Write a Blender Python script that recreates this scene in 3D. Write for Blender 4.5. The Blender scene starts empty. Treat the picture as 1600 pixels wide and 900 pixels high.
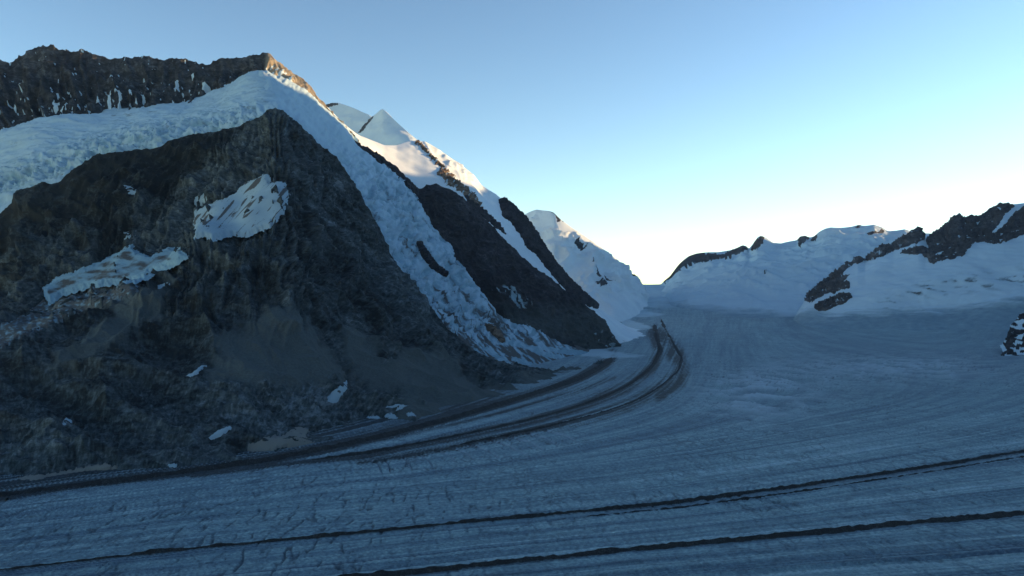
import bpy, math
import numpy as np

S = bpy.context.scene
C = S.collection
R = math.radians

# ------------------------------------------------------------------ camera, sky, sun, exposure
F, HX, HY = 1280.0, 800.0, 490.0        # focal length and principal point, in photo pixels
cam_d = bpy.data.cameras.new('camera')
cam_d.sensor_width = 36.0
cam_d.lens = 36.0 * F / 1600.0
cam_d.shift_y = (HY - 450.0) / 1600.0
cam_d.clip_start = 1.0
cam_d.clip_end = 60000.0
cam = bpy.data.objects.new('camera', cam_d)
C.objects.link(cam)
cam.rotation_euler = (R(90), 0, 0)
S.camera = cam

SUN_AZ, SUN_EL = 76.0, 6.5              # clockwise from the viewing direction, above the horizon
w = bpy.data.worlds.new('World')
S.world = w
w.use_nodes = True
nt = w.node_tree
sky = nt.nodes.new('ShaderNodeTexSky')
sky.sky_type = 'NISHITA'
sky.sun_disc = False
sky.sun_elevation = R(SUN_EL)
sky.sun_rotation = R(SUN_AZ)
sky.altitude = 2850
sky.air_density = 1.15
sky.dust_density = 0.6
sky.ozone_density = 1.0
bg = nt.nodes['Background']
bg.inputs[1].default_value = 0.11
gm = nt.nodes.new('ShaderNodeGamma')
gm.inputs[1].default_value = 1.4
nt.links.new(sky.outputs[0], gm.inputs[0])
nt.links.new(gm.outputs[0], bg.inputs[0])

sun_d = bpy.data.lights.new('sun', 'SUN')
sun_d.energy = 5.0
sun_d.angle = R(0.5)
sun_d.color = (1.0, 0.60, 0.26)
sun = bpy.data.objects.new('sun', sun_d)
C.objects.link(sun)
sun.rotation_euler = (R(90 - SUN_EL), 0, R(180 - SUN_AZ) )

S.view_settings.view_transform = 'Standard'
S.view_settings.look = 'None'
S.view_settings.gamma = 1.0
S.view_settings.exposure = 1.15

# ------------------------------------------------------------------ noise
_rng = np.random.RandomState(7)
_perm = _rng.permutation(256).astype(np.int64)
_perm = np.concatenate([_perm, _perm, _perm])
_g = _rng.normal(size=(256, 3)).astype(np.float32)
_g /= np.linalg.norm(_g, axis=1)[:, None]

def noise(x, y, z=0.0):
    x, y, z = np.broadcast_arrays(np.asarray(x, np.float32), np.asarray(y, np.float32), np.asarray(z, np.float32))
    xi, yi, zi = np.floor(x), np.floor(y), np.floor(z)
    xf, yf, zf = x - xi, y - yi, z - zi
    xi = xi.astype(np.int64) & 255; yi = yi.astype(np.int64) & 255; zi = zi.astype(np.int64) & 255
    u = xf * xf * xf * (xf * (xf * 6 - 15) + 10)
    v = yf * yf * yf * (yf * (yf * 6 - 15) + 10)
    t = zf * zf * zf * (zf * (zf * 6 - 15) + 10)
    def g(a, b, c):
        h = _perm[_perm[_perm[xi + a] + yi + b] + zi + c]
        q = _g[h]
        return q[..., 0] * (xf - a) + q[..., 1] * (yf - b) + q[..., 2] * (zf - c)
    def L(a, b, k): return a + k * (b - a)
    r = L(L(L(g(0,0,0), g(1,0,0), u), L(g(0,1,0), g(1,1,0), u), v),
          L(L(g(0,0,1), g(1,0,1), u), L(g(0,1,1), g(1,1,1), u), v), t)
    return r * 1.5

def fbm(x, y, z=0.0, o=4, gain=0.5, lac=2.03):
    s = 0; a = 1.0; f = 1.0
    for i in range(o):
        s = s + a * noise(x * f + 17.3 * i, y * f - 9.1 * i, np.asarray(z) * f + 3.7 * i)
        a *= gain; f *= lac
    return s

def ridged(x, y, z=0.0, o=4, gain=0.55, lac=2.07):
    s = 0; a = 1.0; f = 1.0; wgt = 1.0
    for i in range(o):
        n = 1.0 - np.abs(noise(x * f + 31.7 * i, y * f + 11.9 * i, np.asarray(z) * f - 5.3 * i)) * 1.6
        n = n * n * wgt
        s = s + a * n
        wgt = np.clip(n * 1.6, 0.15, 1)
        a *= gain; f *= lac
    return s - 0.9

def sstep(a, b, x):
    t = np.clip((x - a) / (b - a), 0, 1)
    return t * t * (3 - 2 * t)

def fstreak(s_, t_, o=4, gain=0.6, seed=0.0):
    r = 0; a = 1.0; f = 1.0
    for i in range(o):
        r = r + a * noise(s_ * f + 7.7 * i, t_ * (1 + 0.35 * i) + seed, 2.3 * i + seed)
        a *= gain; f *= 2.1
    return r

# ------------------------------------------------------------------ mapping between photo and world
def at(px, py, Y):
    px = np.asarray(px, float); py = np.asarray(py, float); Y = np.asarray(Y, float)
    return np.stack([(px - HX) / F * Y, Y + 0 * px, (HY - py) / F * Y], -1)

def proj(P):
    Y = np.maximum(P[..., 1], 1.0)
    return HX + F * P[..., 0] / Y, HY - F * P[..., 2] / Y

def poly_sd(px, py, poly):
    """signed distance to a closed outline, positive inside"""
    q = np.asarray(poly, float)
    d = np.full(px.shape, 1e9); ins = np.zeros(px.shape, bool)
    for i in range(len(q)):
        x0, y0 = q[i]; x1, y1 = q[(i + 1) % len(q)]
        ex, ey = x1 - x0, y1 - y0
        t = np.clip(((px - x0) * ex + (py - y0) * ey) / (ex * ex + ey * ey + 1e-9), 0, 1)
        d = np.minimum(d, np.hypot(px - x0 - t * ex, py - y0 - t * ey))
        c = ((y0 > py) != (y1 > py)) & (px < (x1 - x0) * (py - y0) / (y1 - y0 + 1e-12) + x0)
        ins ^= c
    return np.where(ins, d, -d)

def line_d(px, py, pts):
    q = np.asarray(pts, float)
    d = np.full(px.shape, 1e9)
    for i in range(len(q) - 1):
        x0, y0 = q[i][:2]; x1, y1 = q[i + 1][:2]
        ex, ey = x1 - x0, y1 - y0
        t = np.clip(((px - x0) * ex + (py - y0) * ey) / (ex * ex + ey * ey + 1e-9), 0, 1)
        d = np.minimum(d, np.hypot(px - x0 - t * ex, py - y0 - t * ey))
    return d

def gsm(a, sig, axis=0):
    if sig <= 0: return a
    r = int(sig * 3) + 1
    k = np.exp(-0.5 * (np.arange(-r, r + 1) / sig) ** 2); k /= k.sum()
    pad = [(0, 0)] * a.ndim; pad[axis] = (r, r)
    b = np.pad(a, pad, mode='edge')
    return np.apply_along_axis(lambda v: np.convolve(v, k, 'valid'), axis, b)

def normals(P):
    du = np.gradient(P, axis=1); dv = np.gradient(P, axis=0)
    n = np.cross(du, dv)
    n /= np.linalg.norm(n, axis=-1, keepdims=True) + 1e-9
    return n

# ------------------------------------------------------------------ mesh output
STRUCT = {'glacier', 'rock_buttress', 'summit_wall', 'rocky_ridge', 'snow_slope', 'snow_peak', 'snow_mountain', 'snow_range', 'snow_apron', 'shading_range', 'haze'}
def tag(o, label, cat, group=None, kind='structure'):
    o['label'] = label; o['category'] = cat
    if group: o['group'] = group
    if kind and o.name.split('.')[0] in STRUCT: o['kind'] = kind
    return o

def mesh_obj(name, V, Q, mat, attrs=None, loc=None):
    V = np.asarray(V, np.float32)
    if loc is None:
        loc = V.mean(0); loc[2] = V[:, 2].min()
    m = bpy.data.meshes.new(name)
    m.vertices.add(len(V)); m.vertices.foreach_set('co', (V - loc).astype(np.float32).ravel())
    m.loops.add(Q.size); m.loops.foreach_set('vertex_index', Q.astype(np.int32).ravel())
    m.polygons.add(len(Q))
    m.polygons.foreach_set('loop_start', (np.arange(len(Q)) * 4).astype(np.int32))
    m.polygons.foreach_set('loop_total', np.full(len(Q), 4, np.int32))
    m.polygons.foreach_set('use_smooth', np.ones(len(Q), bool))
    attrs = dict(attrs or {})
    if 'tone' not in attrs: attrs['tone'] = np.full(len(V), 0.5)
    for k, a in attrs.items():
        at_ = m.attributes.new(k, 'FLOAT', 'POINT')
        at_.data.foreach_set('value', np.asarray(a, np.float32).ravel())
    m.update(calc_edges=True)
    m.materials.append(mat)
    o = bpy.data.objects.new(name, m); o.location = [float(c) for c in loc]
    C.objects.link(o)
    return o

def grid_obj(name, P, mat, attrs=None, keep=None):
    nr, nc = P.shape[:2]
    idx = np.arange(nr * nc).reshape(nr, nc)
    Q = np.stack([idx[:-1, :-1], idx[:-1, 1:], idx[1:, 1:], idx[1:, :-1]], -1).reshape(-1, 4)
    V = P.reshape(-1, 3); A = {k: np.broadcast_to(a, P.shape[:2]).reshape(-1) for k, a in (attrs or {}).items()}
    if keep is not None:
        kf = keep.reshape(-1)[Q].any(1)
        Q = Q[kf]
        if len(Q) == 0: raise RuntimeError('empty mesh ' + name)
        used = np.zeros(len(V), bool); used[Q.ravel()] = True
        remap = np.cumsum(used) - 1
        Q = remap[Q]; V = V[used]; A = {k: a[used] for k, a in A.items()}
    return mesh_obj(name, V, Q, mat, A)

# ------------------------------------------------------------------ materials
def nn(t, typ, **kw):
    n = t.nodes.new(typ)
    for k, v in kw.items(): setattr(n, k, v)
    return n

def mat_base(name, rough=0.9, spec=0.2):
    m = bpy.data.materials.new(name); m.use_nodes = True
    t = m.node_tree; b = t.nodes['Principled BSDF']
    b.inputs['Roughness'].default_value = rough
    b.inputs['Specular IOR Level'].default_value = spec
    g = nn(t, 'ShaderNodeNewGeometry')
    return m, t, b, g

def tex(t, g, scale, detail=6, rough=0.6, squash=(1, 1, 1), off=0.0, rot=(0, 0, 0), dist=0.0):
    mp = nn(t, 'ShaderNodeMapping')
    mp.inputs['Scale'].default_value = squash; mp.inputs['Rotation'].default_value = rot
    mp.inputs['Location'].default_value = (off, off * 2, -off)
    n = nn(t, 'ShaderNodeTexNoise')
    n.inputs['Scale'].default_value = scale; n.inputs['Detail'].default_value = detail
    n.inputs['Roughness'].default_value = rough; n.inputs['Distortion'].default_value = dist
    t.links.new(g.outputs['Position'], mp.inputs[0]); t.links.new(mp.outputs[0], n.inputs['Vector'])
    return n.outputs['Fac']

def ramp(t, fac, stops):
    r = nn(t, 'ShaderNodeValToRGB')
    while len(r.color_ramp.elements) < len(stops): r.color_ramp.elements.new(0.5)
    for e, (p, c) in zip(r.color_ramp.elements, stops):
        e.position = p; e.color = (*c, 1) if len(c) == 3 else c
    t.links.new(fac, r.inputs[0])
    return r.outputs[0]

def mix(t, fac, a, b, mode='MIX'):
    n = nn(t, 'ShaderNodeMix', data_type='RGBA', blend_type=mode)
    n.clamp_factor = True
    for s, v in ((n.inputs[0], fac), (n.inputs[6], a), (n.inputs[7], b)):
        if isinstance(v, (int, float)): s.default_value = v
        elif isinstance(v, tuple): s.default_value = (*v, 1)
        else: t.links.new(v, s)
    return n.outputs[2]

def mth(t, op, a, b=None, c=None, clamp=False):
    n = nn(t, 'ShaderNodeMath', operation=op); n.use_clamp = clamp
    for s, v in zip(n.inputs, (a, b, c)):
        if v is None: continue
        if isinstance(v, (int, float)): s.default_value = v
        else: t.links.new(v, s)
    return n.outputs[0]

def attr(t, name):
    n = nn(t, 'ShaderNodeAttribute'); n.attribute_name = name
    return n.outputs['Fac']

def bump(t, b, h, dist, strength=1.0, prev=None):
    n = nn(t, 'ShaderNodeBump'); n.inputs['Strength'].default_value = strength
    n.inputs['Distance'].default_value = dist
    t.links.new(h, n.inputs['Height'])
    if prev is not None: t.links.new(prev, n.inputs['Normal'])
    t.links.new(n.outputs[0], b.inputs['Normal'])
    return n.outputs[0]

def ground_mat(name, rock_stops, scale=1.0, snow_col=(0.50, 0.66, 0.76), ice_col=(0.28, 0.41, 0.49),
               scree=(0.074, 0.094, 0.100), bmp=6.0, dirt_col=(0.075, 0.082, 0.088), snow_bump=1.5):
    """rock, scree, dirty ice and snow on one surface; where each lies is stored in the mesh"""
    m, t, b, g = mat_base(name)
    n1 = tex(t, g, 0.012 / scale, 8, 0.68, dist=0.6)
    n2 = tex(t, g, 0.06 / scale, 8, 0.7, squash=(1, 1, 2.2), off=40, rot=(0.3, 0.5, 0))
    n3 = tex(t, g, 0.0025 / scale, 4, 0.6, off=90)
    n4 = tex(t, g, 0.22 / scale, 6, 0.8, off=23, dist=0.4)
    f = mth(t, 'ADD', mth(t, 'MULTIPLY', n1, 0.30), mth(t, 'ADD', mth(t, 'MULTIPLY', n2, 0.35), mth(t, 'MULTIPLY', n4, 0.35)))
    f = mth(t, 'ADD', mth(t, 'MULTIPLY', mth(t, 'SUBTRACT', f, 0.5), 1.6), 0.5)
    for vs, amt in ((0.11, 0.16), (0.032, 0.12)):
        vm = nn(t, 'ShaderNodeMapping'); vm.inputs['Scale'].default_value = (0.7, 0.7, 1.9); vm.inputs['Rotation'].default_value = (0.25, 0.45, 0.2)
        vd = nn(t, 'ShaderNodeTexNoise'); vd.inputs['Scale'].default_value = vs * 0.8 / scale; vd.inputs['Detail'].default_value = 3
        t.links.new(g.outputs['Position'], vd.inputs['Vector'])
        va = nn(t, 'ShaderNodeVectorMath', operation='MULTIPLY_ADD'); t.links.new(vd.outputs['Color'], va.inputs[0]); va.inputs[1].default_value = (1.6 / vs * scale,) * 3
        t.links.new(g.outputs['Position'], va.inputs[2]); t.links.new(va.outputs[0], vm.inputs[0])
        vo = nn(t, 'ShaderNodeTexVoronoi'); vo.inputs['Scale'].default_value = vs / scale
        t.links.new(vm.outputs[0], vo.inputs['Vector'])
        sx = nn(t, 'ShaderNodeSeparateColor'); t.links.new(vo.outputs['Color'], sx.inputs[0])
        f = mth(t, 'ADD', f, mth(t, 'MULTIPLY', mth(t, 'SUBTRACT', sx.outputs[0], 0.5), amt))
    f = mth(t, 'ADD', f, mth(t, 'MULTIPLY', mth(t, 'SUBTRACT', attr(t, 'tone'), 0.5), 0.5))
    f = mth(t, 'ADD', f, mth(t, 'MULTIPLY', mth(t, 'SUBTRACT', n3, 0.5), 0.5))
    rock = ramp(t, f, rock_stops)
    sp = tex(t, g, 0.25 / scale, 5, 0.75, off=11)
    scr = mix(t, 1.0, scree, ramp(t, sp, [(0.3, (0.7, 0.7, 0.7)), (0.7, (1.3, 1.28, 1.22))]), 'MULTIPLY')
    col = mix(t, mth(t, 'ADD', attr(t, 'scree'), 0.0, clamp=True), rock, scr)
    sn = mix(t, 1.0, snow_col, ramp(t, tex(t, g, 0.01 / scale, 6, 0.65, off=5), [(0.3, (0.86, 0.87, 0.9)), (0.7, (1.03, 1.02, 1.0))]), 'MULTIPLY')
    ic = mix(t, 1.0, ice_col, ramp(t, n2, [(0.3, (0.7, 0.74, 0.78)), (0.7, (1.2, 1.18, 1.12))]), 'MULTIPLY')
    dt = mix(t, 1.0, dirt_col, ramp(t, sp, [(0.3, (0.6, 0.6, 0.6)), (0.7, (1.4, 1.35, 1.3))]), 'MULTIPLY')
    sn = mix(t, attr(t, 'ice'), sn, ic)
    dd = mth(t, 'SUBTRACT', attr(t, 'dirt'), mth(t, 'MULTIPLY', mth(t, 'SUBTRACT', n2, 0.5), -0.9))
    dd = mth(t, 'MULTIPLY', mth(t, 'SUBTRACT', dd, 0.38), 3.5, clamp=True)
    sn = mix(t, dd, sn, dt)
    k = mth(t, 'ADD', attr(t, 'snow'), mth(t, 'MULTIPLY', mth(t, 'SUBTRACT', n2, 0.5), 0.5))
    k = mth(t, 'MULTIPLY', mth(t, 'SUBTRACT', k, 0.42), 6.0, clamp=True)
    col = mix(t, k, col, sn)
    t.links.new(col, b.inputs['Base Color'])
    h = mth(t, 'ADD', n1, mth(t, 'ADD', mth(t, 'MULTIPLY', n2, 0.6), mth(t, 'MULTIPLY', n4, 0.15)))
    hh = mth(t, 'MULTIPLY', h, mth(t, 'SUBTRACT', 1.0, mth(t, 'MULTIPLY', k, 1.0 - snow_bump / bmp)))
    bump(t, b, hh, bmp * 1.1 * scale, 0.8)
    return m

DARK = [(0.28, (0.012, 0.014, 0.018)), (0.47, (0.029, 0.034, 0.040)), (0.60, (0.055, 0.062, 0.071)), (0.78, (0.13, 0.148, 0.165))]
BROWN = [(0.24, (0.011, 0.016, 0.019)), (0.45, (0.039, 0.054, 0.061)), (0.62, (0.078, 0.103, 0.114)), (0.84, (0.18, 0.22, 0.245))]
M_wall = ground_mat('dark_rock_wall', DARK, 1.6, scree=(0.26, 0.24, 0.20))  # scree tint here is pale warm rock, painting sunlight on the summit edge
M_but = ground_mat('brown_grey_rock', BROWN, 0.8)
M_ridge = ground_mat('near_black_rock', [(0.26, (0.010, 0.011, 0.014)), (0.5, (0.025, 0.026, 0.032)), (0.66, (0.048, 0.050, 0.058)), (0.84, (0.12, 0.125, 0.135))], 1.4)
M_warm = ground_mat('warm_brown_rock', [(0.3, (0.05, 0.04, 0.03)), (0.5, (0.13, 0.10, 0.075)), (0.7, (0.26, 0.21, 0.16))], 1.4)
M_snow = ground_mat('fresh_snow', DARK, 2.0, snow_col=(0.66, 0.78, 0.84), snow_bump=0.8)
M_ice = ground_mat('broken_glacier_ice', DARK, 0.9, snow_col=(0.40, 0.57, 0.68), ice_col=(0.20, 0.34, 0.43), snow_bump=4.5)
M_far = ground_mat('far_snow_and_rock', DARK, 3.0, ice_col=(0.20, 0.30, 0.37))
M_farrock = ground_mat('far_bare_rock', [(0.28, (0.022, 0.022, 0.024)), (0.47, (0.052, 0.052, 0.056)), (0.62, (0.085, 0.085, 0.09)), (0.8, (0.16, 0.16, 0.165))], 3.0)
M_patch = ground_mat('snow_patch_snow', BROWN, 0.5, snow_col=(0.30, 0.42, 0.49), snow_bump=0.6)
M_tan = ground_mat('dusty_old_snow', BROWN, 0.5, snow_col=(0.19, 0.195, 0.18), snow_bump=0.6)

# ------------------------------------------------------------------ loft: a surface through lines traced front to back
def loft(lines, back, x0, x1, step, rows, smooth=6.0, crest_smooth=1.0):
    """lines: foot first, crest last, each [(px, py, Y)...]; back: [(dY, dz)...] offsets behind the crest"""
    xs = np.arange(x0, x1 + step, step)
    K = []
    for i, L in enumerate(lines):
        L = np.asarray(L, float)
        py = np.interp(xs, L[:, 0], L[:, 1]); Y = np.interp(xs, L[:, 0], L[:, 2])
        sg = (crest_smooth if i == len(lines) - 1 else smooth) / step
        K.append(at(xs, gsm(py, sg), gsm(Y, max(sg, 10.0 / step))))
    K = np.array(K)                                         # k, cols, 3
    out = []
    for i in range(len(K) - 1):
        p0 = K[max(i - 1, 0)]; p1 = K[i]; p2 = K[i + 1]; p3 = K[min(i + 2, len(K) - 1)]
        m1 = (p2 - p0) * 0.5 if i > 0 else (p2 - p1)
        m2 = (p3 - p1) * 0.5 if i + 2 < len(K) else (p2 - p1)
        ln = np.linalg.norm(p2 - p1, axis=-1, keepdims=True)
        m1 = m1 / (np.linalg.norm(m1, axis=-1, keepdims=True) + 1e-6) * ln
        m2 = m2 / (np.linalg.norm(m2, axis=-1, keepdims=True) + 1e-6) * ln
        n = rows[i]
        for t in np.arange(n) / n:
            out.append((2*t**3 - 3*t*t + 1) * p1 + (t**3 - 2*t*t + t) * m1 + (-2*t**3 + 3*t*t) * p2 + (t**3 - t*t) * m2)
    out.append(K[-1])
    nfront = len(out)
    prev = K[-1]; crest = K[-1]
    for dY, dz in back:
        nx = crest.copy(); nx[:, 1] += dY; nx[:, 2] += dz; nx[:, 0] *= (nx[:, 1] / crest[:, 1])
        for t in np.arange(1, 9) / 8: out.append(prev + (nx - prev) * t)
        prev = nx
    P = np.array(out)
    v = np.linspace(0, 1, nfront)
    return P, xs, nfront

def orient(P):
    n = normals(P)
    # outward: up, or towards the valley
    s = np.sign(n[..., 2:3]); s[s == 0] = 1
    return n * s

def rock_disp(P, amp, wl, gully=None, seed=0.0, crest_row=None, crest_k=0.45, o=5, fk=None):
    """crags: returns (medium surface, full surface)"""
    N = orient(P)
    N = np.stack([gsm(gsm(N[..., i], 3, 0), 3, 1) for i in range(3)], -1)
    N /= np.linalg.norm(N, axis=-1, keepdims=True) + 1e-9
    x, y, z = [P[..., i] / wl for i in range(3)]
    big = ridged(x + seed, y * 0.8, z * 0.8, o=2) * amp
    fine = (ridged(x * 3.7 + seed, y * 3.7, z * 3.0, o=o) * 0.30 + fbm(x * 11, y * 11, z * 11 + seed, o=3) * 0.13) * amp
    if gully is not None:
        big = big + gully
    k = np.ones(P.shape[0])
    if crest_row is not None:
        r = np.arange(P.shape[0])
        k = np.where(r <= crest_row, crest_k + (1 - crest_k) * sstep(0, 30, crest_row - r), crest_k)
    k = k[:, None, None]
    Pm = P + N * (big[..., None]) * k
    if fk is not None: fine = fine * fk
    Pf = Pm + N * fine[..., None] * np.maximum(k, 0.6)
    return Pm, Pf, N

def overlay(name, Pm, N, poly, thick, mat, label, cat, noise_amp=3.0, wl=9.0, streak=None, soft=3.0,
            rough=0.0, attrs=None, group=None, cut=None):
    """a patch of snow or rock lying on the surface Pm, its rim sinking into the ground"""
    px, py = proj(Pm)
    q = np.asarray(poly, float)
    m = 14
    sel = (px > q[:, 0].min() - m) & (px < q[:, 0].max() + m) & (py > q[:, 1].min() - m) & (py < q[:, 1].max() + m)
    if cut: sel[cut:, :] = False
    rr = np.where(sel.any(1))[0]; cc = np.where(sel.any(0))[0]
    a, b_, c, d = rr[0], rr[-1] + 1, cc[0], cc[-1] + 1
    if cut: b_ = min(b_, cut)
    P = Pm[a:b_, c:d]; n = N[a:b_, c:d]; px = px[a:b_, c:d]; py = py[a:b_, c:d]
    sd = poly_sd(px, py, q) + noise_amp * fbm(px / wl, py / wl, 3.3 + len(label), o=5, gain=0.65)
    if streak is not None:
        ang, amp, w1, w2 = streak
        ca, sa = math.cos(ang), math.sin(ang)
        al = px * ca + py * sa; ac = -px * sa + py * ca
        sd = np.minimum(sd, (amp - ridged(al / w1, ac / w2, 1.7, o=3)) * 9)
    sd = np.minimum(sd, poly_sd(px, py, q) + 6)
    off = np.clip(sd / soft, -1.0, 1.0)
    off = np.where(off > 0, np.sin(off * math.pi / 2), off) * thick
    if rough > 0:
        S_ = P / (rough * 2.2)
        off = off + np.clip(sd / 4, 0, 1) * rough * ridged(S_[..., 0], S_[..., 1], S_[..., 2], o=6, gain=0.65)
    P2 = P + n * off[..., None]
    at_ = {'snow': 1.0, 'ice': 0.0, 'dirt': 0.0, 'scree': 0.0}
    at_.update(attrs or {})
    o = grid_obj(name, P2, mat, {k: np.full(px.shape, v) if np.isscalar(v) else v(px, py, sd) for k, v in at_.items()}, keep=sd > -soft)
    return tag(o, label, cat, group)

# ================================================================== GLACIER (valley floor)
def glacier_z(X, Y):
    base = np.interp(Y, [0, 3000, 3800, 5000, 6200, 7200, 8200, 9000, 9400, 12000],
                        [-150, -150, -138, -95, -18, 75, 210, 322, 326, 150])
    right = sstep(0.42, 0.9, X / np.maximum(Y, 1)) * np.interp(Y, [0, 1200, 3000, 5000, 9000], [0, 0, 55, 90, 60])
    left = sstep(0.12, -0.05, X / np.maximum(Y, 1)) * 0
    return base + right + left

ctrl = []
def cv(s, pts):
    q = np.asarray(pts, float)
    L = np.concatenate([[0], np.cumsum(np.hypot(*np.diff(q, axis=0).T))])
    for d in np.arange(0, L[-1] + 1, 95.0):
        ctrl.append((np.interp(d, L, q[:, 0]), np.interp(d, L, q[:, 1]), s))
LINE_A = [(-260, 925), (0, 893), (300, 858), (640, 826), (800, 809), (1000, 792), (1200, 766), (1400, 737), (1600, 705), (1900, 655)]
LINE_B = [(300, 925), (640, 896), (800, 880), (1000, 858), (1200, 840), (1400, 820), (1600, 802), (1900, 778)]
LINE_C = [(-200, 800), (0, 778), (130, 757), (260, 744), (400, 727), (520, 702), (600, 683), (720, 651), (820, 621), (900, 594), (945, 570), (958, 556)]
LINE_D = [(300, 744), (420, 728), (560, 714), (700, 685), (820, 660), (900, 638), (980, 604), (1020, 572), (1032, 548), (1022, 524)]
LINE_E = [(560, 722), (700, 700), (800, 679), (900, 657), (980, 634), (1030, 606), (1060, 580), (1066, 558), (1050, 538), (1030, 520)]
cv(-1.0, [(0, 1010), (800, 960), (1600, 900), (1900, 870)])
cv(0.0, LINE_B); cv(1.0, LINE_A)
cv(1.5, [(-200, 890), (0, 862), (600, 793), (1000, 752), (1300, 705), (1600, 652), (1800, 600)])
cv(2.0, [(-200, 855), (0, 830), (400, 778), (800, 745), (1100, 700), (1400, 655), (1545, 622), (1585, 600), (1545, 575), (1400, 533), (1300, 515)])
cv(2.5, [(-200, 822), (0, 798), (400, 750), (700, 716), (900, 682), (1060, 640), (1130, 592), (1130, 550), (1090, 515)])
cv(3.0, LINE_E); cv(3.35, LINE_D); cv(4.0, LINE_C)
cv(2.1, [(1250, 655), (1420, 622), (1480, 596), (1440, 572), (1330, 548)])
ctrl = np.array(ctrl)
def tps(p, q):
    d = np.hypot(p[:, None, 0] - q[None, :, 0], p[:, None, 1] - q[None, :, 1]) / 300.0
    return d * d * d
nC = len(ctrl)
Am = np.zeros((nC + 3, nC + 3)); Am[:nC, :nC] = tps(ctrl[:, :2], ctrl[:, :2]) + np.eye(nC) * 6e-3
Am[:nC, nC] = 1; Am[:nC, nC + 1:] = ctrl[:, :2] / 1000; Am[nC:, :nC] = Am[:nC, nC:].T
sol = np.linalg.solve(Am, np.concatenate([ctrl[:, 2], [0, 0, 0]]))
def flow_s(px, py):
    px = np.clip(px, -350, 1950); py = np.clip(py, 495, 960)
    out = np.empty(px.size); fx = px.ravel(); fy = py.ravel()
    for i in range(0, px.size, 20000):
        p = np.stack([fx[i:i+20000], fy[i:i+20000]], -1)
        out[i:i+20000] = tps(p, ctrl[:, :2]) @ sol[:nC] + sol[nC] + p / 1000 @ sol[nC + 1:]
    return out.reshape(px.shape)

u = np.concatenate([np.arange(-500, -60, 12), np.arange(-60, 1660, 1.9), np.arange(1660, 2300, 12)])
ry = np.concatenate([np.arange(2200, 960, -30), np.arange(960, 545, -1.1)])
Yr = np.concatenate([192000.0 / (ry - HY), np.arange(3500, 9600, 24), np.arange(9600, 12500, 300)])
UU, YY = np.meshgrid((u - HX) / F, Yr)
XX = UU * YY
ZZ = glacier_z(XX, YY)
px = HX + F * UU; pyf = HY + 192000.0 / YY
# coarse evaluation of the flow field, then interpolation
cx = np.arange(-350, 1960, 15.0); cy = np.arange(495, 965, 5.0)
gx, gy = np.meshgrid(cx, cy)
sg = gsm(gsm(flow_s(gx, gy), 1.5, 0), 2.0, 1)
def flow_fast(px, py):
    fx = np.clip((px - cx[0]) / 15.0, 0, len(cx) - 1.001); fy = np.clip((py - cy[0]) / 5.0, 0, len(cy) - 1.001)
    ix = fx.astype(int); iy = fy.astype(int); fx -= ix; fy -= iy
    fx = fx; fy = fy
    return (sg[iy, ix] * (1 - fx) * (1 - fy) + sg[iy, ix + 1] * fx * (1 - fy) + sg[iy + 1, ix] * (1 - fx) * fy + sg[iy + 1, ix + 1] * fx * fy)
gpy = HY - F * ZZ / YY
SS = flow_fast(px, gpy)
near = sstep(3800, 2200, YY)
# long flow ridges, undulation, transverse cracks
TT = (XX + 0.35 * YY) / 900
long_r = fstreak(SS * 16, TT, o=5)
und = fbm(XX / 90, YY / 140, 1.0, o=4)
crk = np.maximum(0, ridged(XX / 13 + 0.10 * YY / 13 + 0.30 * fbm(XX / 30, YY / 60, 5, o=2), YY / 70 + XX / 300, 2.0, o=3) - 0.30)
crk_zone = sstep(-0.25, 0.5, fbm(XX / 230, YY / 230, 9.0, o=3) + 0.15)
hum = fbm(XX / 9, YY / 12, 4.0, o=3)
Z = ZZ + near * (1.1 * long_r + 0.8 * und + 0.35 * hum - 2.2 * crk * crk_zone) + (1 - near) * fbm(XX / 260, YY / 380, 3, o=4) * 5
# bright broken zone in the middle of the basin
brk = 1.2 * np.exp(-(((px - 1185) / 85) ** 2 + ((gpy - 618) / 36) ** 2)) + 0.8 * np.exp(-(((px - 1400) / 170) ** 2 + ((gpy - 575) / 22) ** 2))
rid = ridged(XX / 70 + SS, YY / 150, 6, o=4)
Z += brk * rid * 5.0
# arched open crevasses that cross the flow south of the inner moraine
arcs = [[(575, 716), (590, 722), (597, 738)], [(600, 716), (606, 722), (610, 736)], [(628, 712), (640, 722), (644, 732)], [(652, 709), (668, 716), (676, 728)],
        [(676, 702), (700, 709), (712, 720)], [(706, 700), (728, 706), (742, 718)], [(728, 692), (760, 702), (782, 716)],
        [(762, 686), (795, 695), (825, 712)], [(790, 680), (828, 690), (850, 702)], [(822, 676), (850, 682), (872, 694)], [(850, 671), (880, 678), (900, 688)]]
gb = np.zeros_like(px)
sub = (px > 540) & (px < 930) & (gpy > 655) & (gpy < 760)
dd = np.full(sub.sum(), 1e9)
for a in arcs: dd = np.minimum(dd, line_d(px[sub], gpy[sub], a))
gb[sub] = np.exp(-(dd / 1.3) ** 2)
lit_rim = np.zeros_like(px); de = np.full(sub.sum(), 1e9)  # lit upper rim of each crevasse, painted as a bright line
for a in arcs: de = np.minimum(de, line_d(px[sub], gpy[sub] + 1.2, [(x - 1.6, y) for x, y in a]))
lit_rim[sub] = np.exp(-(de / 1.3) ** 2)
Z -= gb * 2.0
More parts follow.
